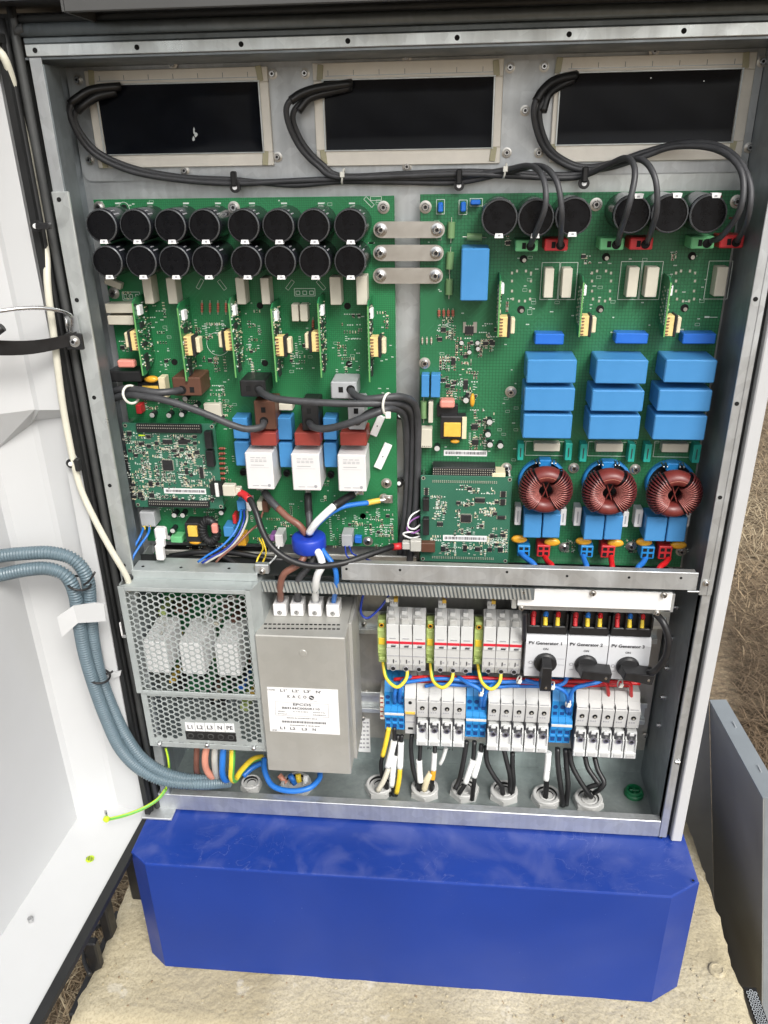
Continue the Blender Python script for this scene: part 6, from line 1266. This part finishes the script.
for pts, l in ((((404, 684, .058), (397, 686, .048), (394.5, 695, .046), (395, 702, .058)), 'blue wire bending into the left blue terminal block, nearer one'), (((411, 676, .062), (402, 682, .052), (400, 692, .048), (399.5, 702, .058)), 'blue wire bending into the left blue terminal block, farther one'), (((458, 677, .060), (468, 683, .048), (479, 689, .044), (481, 698, .046), (480.5, 706, .058)), 'blue wire sloping into the middle blue terminal block'), (((498, 681, .060), (489, 688, .046), (484.5, 696, .046), (484, 706, .058)), 'blue wire curving left into the middle blue terminal block'),
        (((525, 680, .050), (540, 684, .044), (556, 687, .042), (566, 693, .042), (568, 702, .048), (567, 712, .058)), 'blue wire arching down into the right blue terminal block from the left'), (((606, 677, .056), (598, 682, .044), (585, 685, .040), (574, 689, .040), (570, 699, .044), (570, 712, .056)), 'blue wire arching down into the right blue terminal block from the right'), (((567, 674, .056), (565, 682, .050), (556, 686, .048), (545, 684, .052)), 'short blue wire rising behind the second switch')):
    c_('terminal_wire', l, pts, .0027, 'wire_blue', g)
for px, py, l in ((519, 679.5, 'small white tie on the blue wires under the first switch'), (552, 685.5, 'small white tie on the blue wires above the right blue terminal block'), (568, 703, 'small white tie low on the arching blue wires'), (620, 683.5, 'small white tie on the red wires at the right'), (481, 692, 'small pale tie on the blue wires of the middle terminal block')): ztie(px, py, .042, 0, .0045, l, .3)
c_('switch_cable', 'black cable bowing from the bright bracket down to the third switch', [(656, 614, .020), (664, 624, .010), (668.5, 640, .006), (666, 656, .008), (658, 668, .012), (650, 673, .016), (640, 672, .04)], .0040, 'cable_black', 'black cables of the switches', n=10); c_('switch_cable', 'short black cable at the left end of the bright bracket', [(524.5, 612, .02), (524.5, 625, .028), (524, 640, .04)], .0030, 'cable_black', 'black cables of the switches')
# cables from the terminals down through the glands
g = 'field cables going down through the glands'
def field(label, segs, tip=None):
    # segs: (points, radius, material); the first one is the black core
    t = thing('field_cable', label, 'cable', at(*segs[0][0][-1]), g)
    for i, (pts, r, m) in enumerate(segs): b = MB(); b.tube([at(*q) for q in pts], r, m, 10, 5); b.build('core' if i == 0 else 'marker_sleeve', t)
BK = 'cable_black'
field('black cable with a yellow upper sleeve into the first gland', [([(387.5, 730, .060), (384, 752, .056), (381, 764, .054), (383, 780, .050), (390, 794, .046)], .0028, BK), ([(389, 727, .060), (386, 742, .055), (382.5, 756, .052)], .0033, 'wire_yellow')])
field('black cable with a long white sleeve leaning left into the first gland', [([(394.5, 727, .060), (394, 742, .056), (389, 762, .050), (384, 778, .046), (390, 796, .044)], .0028, BK), ([(394, 741, .054), (391, 754, .050), (387.5, 767, .046)], .0044, 'wire_white'), ([(388.5, 768, .046), (384, 780, .040), (377.5, 791, .036)], .0036, 'beige')])
field('black cable with a white sleeve hanging straight into the first gland', [([(398, 735, .060), (397, 752, .054), (393, 775, .048), (394, 796, .044)], .0028, BK), ([(394.5, 756, .050), (393, 770, .046), (391.5, 786, .042)], .0040, 'wire_white')])
field('black cable with white and yellow sleeves at the right of the first gland', [([(402, 735, .060), (401, 745, .056), (399, 770, .048), (396, 796, .044)], .0026, BK), ([(401, 742, .056), (400.5, 755, .052), (400, 768, .048)], .0042, 'wire_white'), ([(400, 768, .048), (399, 780, .045), (396.5, 793, .042)], .0034, 'wire_yellow')])
field('plain black cable from the narrow terminal into the second gland', [([(412, 734, .062), (411, 748, .056), (413, 768, .052), (417, 782, .048), (421, 792, .048)], .0031, BK)])
field('black cable with a short white sleeve in the second gland', [([(420.5, 742, .062), (420, 755, .056), (418.5, 775, .050), (419, 790, .048)], .0028, BK), ([(419, 760, .054), (419.5, 772, .050), (420.5, 782, .046)], .0043, 'wire_white')])
field('black cable with a printed white sleeve and a yellow band', [([(435, 746, .062), (434.5, 756, .056), (433, 775, .050), (431, 792, .048)], .0028, BK), ([(434.5, 753, .056), (434, 762, .053), (433.5, 770, .050)], .0037, 'label_white'), ([(433.5, 770, .050), (433, 775, .049), (432.5, 779, .048)], .0036, 'yellow_disc')])
field('loose white sleeve hanging behind the first fuse group', [([(446, 748, .070), (443, 758, .068), (440, 764, .068)], .0028, 'wire_white')])
field('grey beige stub bending inside the second gland', [([(431, 773, .050), (427, 780, .048), (424, 790, .048)], .0045, 'cream')])
field('black cable at the left of the third gland ending in a dark tip', [([(466.5, 741, .062), (464.5, 755, .056), (460, 778, .048), (455, 789, .042)], .0034, BK)])
field('black cable with a slanted white sleeve left in the third gland', [([(474.5, 741, .062), (473, 760, .054), (467, 780, .046), (459, 794, .040)], .0031, BK), ([(473, 760, .052), (469, 772, .048), (465.5, 783, .044)], .0040, 'wire_white')])
field('black cable with a slanted white sleeve right in the third gland', [([(481.5, 744, .062), (480, 756, .056), (475, 776, .046), (472, 800, .038)], .0031, BK), ([(480.5, 752, .056), (477.5, 765, .050), (474, 777, .045)], .0041, 'wire_white')])
field('black cable curving from the middle fuse group, leftmost', [([(486, 746, .062), (487, 762, .056), (494, 776, .050), (501, 786, .048), (503, 794, .048)], .0033, BK)])
field('straight black cable in the fourth gland', [([(504, 750, .062), (507, 763, .056), (510, 776, .052), (510, 792, .050)], .0033, BK)])
field('second straight black cable in the fourth gland', [([(512.5, 752, .062), (512.5, 768, .056), (513.5, 782, .052), (512, 795, .050)], .0033, BK)])
field('black cable under a long white sleeve in the fifth gland', [([(549, 752, .062), (547, 775, .052), (545.5, 798, .048)], .0037, BK), ([(548.5, 752, .060), (547.5, 765, .056), (546, 780, .050)], .0043, 'wire_white')])
field('long black cable passing right of the fifth gland, left one', [([(557.5, 748, .062), (558, 765, .054), (560.5, 785, .046), (563, 806, .040)], .0036, BK)])
field('long black cable passing right of the fifth gland, right one', [([(565.5, 749, .062), (566.5, 765, .056), (568, 785, .048), (566, 805, .042)], .0036, BK)])
field('black cable sweeping from the right blue terminal into the sixth gland', [([(569.5, 749, .062), (572, 765, .054), (579, 779, .046), (588, 793, .040), (591, 797, .044)], .0034, BK)])
field('black cable hooking back into the sixth gland, outer one', [([(594.5, 757, .062), (598, 770, .052), (604, 782, .042), (600, 789, .040), (594, 793, .046)], .0034, BK)])
field('black cable hooking back into the sixth gland, inner one', [([(585, 756, .062), (588, 768, .054), (596, 780, .044), (598, 784, .042), (588, 788, .044), (586, 796, .048)], .0034, BK)])
# ================================================================== wires below the power supply
g = 'mains wires under the power supply'
for l, pts, m, r, st in (('brown mains wire hanging below the power supply', [(197, 745, .006), (196.5, 760, .006), (197, 772, .012), (203, 780, .022)], 'wire_brown', .0040, None), ('pink brown mains wire looped below the power supply', [(207, 746, .0), (205, 757, -.004), (206, 768, -.004), (211, 776, .0), (215, 776, .010)], 'wire_pink', .0045, None), ('grey mains wire looped below the power supply', [(215, 747, .0), (214.5, 760, -.004), (215.5, 771, -.002), (217, 777, .006)], 'wire_grey', .0042, None), ('blue mains wire looped below the power supply', [(223.5, 748, .0), (222.5, 762, -.005), (222.5, 774, -.006), (225.5, 780, .0), (230, 778, .010)], 'wire_blue', .0042, None),
        ('yellow and green mains wire looped below the power supply', [(232.5, 749, .0), (232, 764, -.006), (231.5, 777, -.006), (235, 780, .002), (241, 771, .018), (252, 760, .040), (262, 757, .055)], 'wire_yellow', .0041, 'wire_green')):
    c_('mains_wire', l, pts, r, m, g, n=12, stripe=st)
c_('mains_wire', 'blue wire looping round below the line filter', [(264, 758, .045), (265, 772, .030), (273, 786, .016), (291, 791, .010), (309, 788, .014), (319, 779, .030), (320, 772, .045)], .0038, 'wire_blue', g, n=12)
for l, pts, m in (('blue end inside the filter gland', [(290, 775, .050), (295, 784, .048)], 'wire_blue'), ('pink brown end inside the filter gland', [(279, 775, .055), (286, 783, .050)], 'wire_pink'), ('white end inside the filter gland', [(306, 775, .055), (305, 785, .048)], 'wire_white'), ('yellow green end inside the filter gland', [(298, 774, .055), (299, 782, .05)], 'wire_yellow'), ('blue mains wire lying behind the yellow and green one', [(262, 763, .060), (252, 768, .055), (243, 776, .045)], 'wire_blue')):
    c_('mains_wire', l, pts, .0040, m, g)
c_('earth_wire', 'lime green earth wire hanging under the power supply left corner', [(166, 748, .0), (168.5, 760, -.003), (169, 775, -.002), (166, 790, -.008)], .0017, 'lime', 'lime green earth wires', stripe='wire_green', n=8)
c_('earth_wire', 'lime green earth wire reaching across to the open door', [(166, 789, -.010), (158, 799, -.020), (144, 808, -.032), (126, 815, -.044), (108, 819.5, -.050)], .0022, 'lime', 'lime green earth wires', stripe='wire_green', n=10)
b = MB(); p = at(107, 818, -.051); b.lathe([(.0042, 0), (.004, .004), (.002, .005)], p, 'lime', 12); b.cyl(p, p+Vector((0, .0, .013)), .0016, 'steel', 8); b.build('earth_lug', DOOR)
# ================================================================== corrugated hoses, beige cable, strap, stay rod
def hose(label, pts, r=.0070):
    b = MB(); P = [at(*q) for q in pts]; Q = MB(); path = Q.tube(P, r, 'conduit', 4, 24); L = [0.]
    for i in range(1, len(path)): L.append(L[-1]+(path[i]-path[i-1]).length)
    tot = L[-1]; step = .0034/6; n = int(tot/step); res = []; j = 0
    for k in range(n):
        s_ = k*step
        while L[j+1] < s_: j += 1
        f = (s_-L[j])/(L[j+1]-L[j]); res.append(path[j].lerp(path[j+1], f))
    b.tube(res, r, 'conduit', 16, 1, rf=lambda i: r+.0006*(1 if i % 6 in (1, 2, 3) else -1)); b.build('corrugated_hose', None, label, 'hose', 'grey corrugated hoses at the left')
hose('grey corrugated hose at the left, the upper one where both enter', [(-25, 560, -.052), (0, 556, -.050), (25, 553.5, -.048), (52, 553, -.046), (74, 560, -.044), (87, 578, -.042), (90, 605, -.040), (93, 640, -.036), (100, 675, -.030), (113, 710, -.024), (127, 738, -.020), (144, 760, -.018), (168, 774, -.015), (200, 780, -.004), (228, 777, .020)])
hose('grey corrugated hose at the left, the lower one where both enter', [(-25, 580, -.062), (0, 575, -.060), (28, 569.5, -.058), (50, 569, -.056), (67, 577, -.054), (75, 594, -.052), (78, 615, -.050), (84, 650, -.046), (93, 682, -.042), (106, 718, -.036), (120, 748, -.030), (140, 769, -.024), (166, 781, -.020), (200, 784, -.010), (230, 782, .016)])
def btie(px, py, Y, a, rx, label, tail):
    t = thing('cable_tie', label, 'cable tie', at(px, py, Y), 'black ties round the hoses'); p = at(px, py, Y); b = MB(); b.tube([p+Matrix.Rotation(a, 3, 'Y') @ Vector((math.cos(k/20*6.2832)*rx, math.sin(k/20*6.2832)*.012, math.sin(k/20*6.2832)*.001)) for k in range(20)], .0014, 'black_plastic', 6, 1, closed=True); b.build('band', t)
    b = MB(); b.tube([at(*q) for q in tail], .0013, 'black_plastic', 6, 4); b.build('tail', t)
btie(79, 583, -.050, .35, .0125, 'black cable tie round both hoses above the white bracket', [(84, 585, -.060), (90, 580, -.060), (95, 572, -.058)]); btie(99, 676, -.036, .25, .0125, 'black cable tie round both hoses below the white bracket', [(106, 674, -.045), (110, 673, -.044), (113, 671, -.042)])
c_('beige_cable', 'beige cable running down the hinge side of the white door', [(-12, 40, -.012), (3, 56, -.014), (12, 80, -.008), (18.3, 110, .000), (27, 144, .002), (33.5, 179, .002), (40, 214, .002), (43.5, 237, -.003), (46.5, 258, -.008), (48, 290, -.016), (55, 345, -.020), (62, 400, -.020), (69, 440, -.021), (75, 468, -.022), (82, 492, -.022), (95, 520, -.022), (110, 548, -.022), (122, 568, -.021), (128, 580, -.018), (129, 590, -.010)], .0036, 'wire_cream', 'pale cables of the door', n=10)
b = MB(); p = at(126.5, 578.5, Z=-.3165); b.lathe([(.0062, 0), (.0062, .003), (.0045, .004)], p+Vector((.002, .0, 0)), 'black_plastic', 14, axis=(0, 0, 1)); b.build('grommet', None, 'black rubber grommet where the beige cable enters the power supply', 'grommet')
pclip(36, 226, -.022, 'black cable clip on the upper part of the door', side=(1, 0)); pclip(71, 463.5, -.024, 'black cable clip on the beige cable halfway down the door', side=(1, -.1))
def strap():
    t = thing('door_strap', 'black plastic strap bolted beside the door stay', 'strap', at(40, 350, -.03)); b = MB(); Y = -.03; n = 10; top = []; bot = []
    for i in range(n+1):
        f = i/n; x = -30+106*f; y = 346-3.5*math.sin(f*3.0)*-1-8.5*f**3; Yy = -.075+.055*f; top.append(at(x, y-8.6+2.4*f, Yy)); bot.append(at(x, y+7.6-2*f, Yy))
    vs = top+bot+[v+Vector((0, .0015, 0)) for v in top+bot]; m_ = n+1
    b.add(vs, [(i, m_+i, m_+i+1, i+1) for i in range(n)]+[(2*m_+i, 2*m_+i+1, 3*m_+i+1, 3*m_+i) for i in range(n)]+[(i, i+1, 2*m_+i+1, 2*m_+i) for i in range(n)]+[(m_+i, 3*m_+i, 3*m_+i+1, m_+i+1) for i in range(n)], 'black_plastic'); b.build('band', t)
    p = at(74.5, 341.5, -.020); b = MB(); b.obox(p, (.009, .002, .008), 'black_plastic', .002); b.build('end_pad', t); screw(t, 74.5, 341.3, -.022, .0058, 'bolt')
strap()
def stay():
    t = thing('door_stay', 'bent steel wire stay holding the white door open', 'door stay', at(70, 330, -.012)); b = MB(); b.tube([at(*q) for q in ((-20, 313, -.070), (0, 311, -.062), (20, 308.5, -.052), (42, 308, -.040), (58, 310.5, -.030), (68, 314, -.020), (71.5, 318, -.014), (70.5, 332, -.012))], .0019, 'steel', 8, 6); b.tube([at(66, 318, -.014), at(67.5, 333, -.012)], .0015, 'steel', 8, 1); b.build('rod', t)
    b = MB(); b.prism([at(x, y, -.010) for x, y in ((64, 317), (76, 316), (80, 335), (68, 337))], (0, .002, 0), 'zinc'); b.build('socket', t)
stay()
c_('door_wire', 'thin black wire end on the door left of the strap', [(-5, 333, -.07), (3, 327, -.068)], .004, 'cable_black', None)
c_('ground_cable', 'thin black cable in the gap between the door and the slab', [(100, 925, -.05), (88, 935, -.07), (84, 958, -.10), (90, 975, -.12)], .003, 'cable_black', None)
# small spider-web-like dirt and swarf is left to the materials

c_('strut_cable', 'black cable lying across the gap under the left board, upper one', [(170, 556, .045), (200, 552, .04), (235, 553, .04), (265, 558, .04), (300, 562, .045)], .0035, 'cable_black', 'black cables under the left board')
c_('strut_cable', 'black cable lying across the gap under the left board, lower one', [(205, 548, .045), (222, 556, .03), (240, 566, .02)], .0032, 'cable_black', 'black cables under the left board')
_r = random.Random(12)
for _o in list(BL.children)+list(BR.children):
    if _o.name.split('.')[0] in ('film_capacitor', 'large_film_capacitor', 'relay', 'green_capacitor'): _o.rotation_euler.y = _r.uniform(-.010, .010)
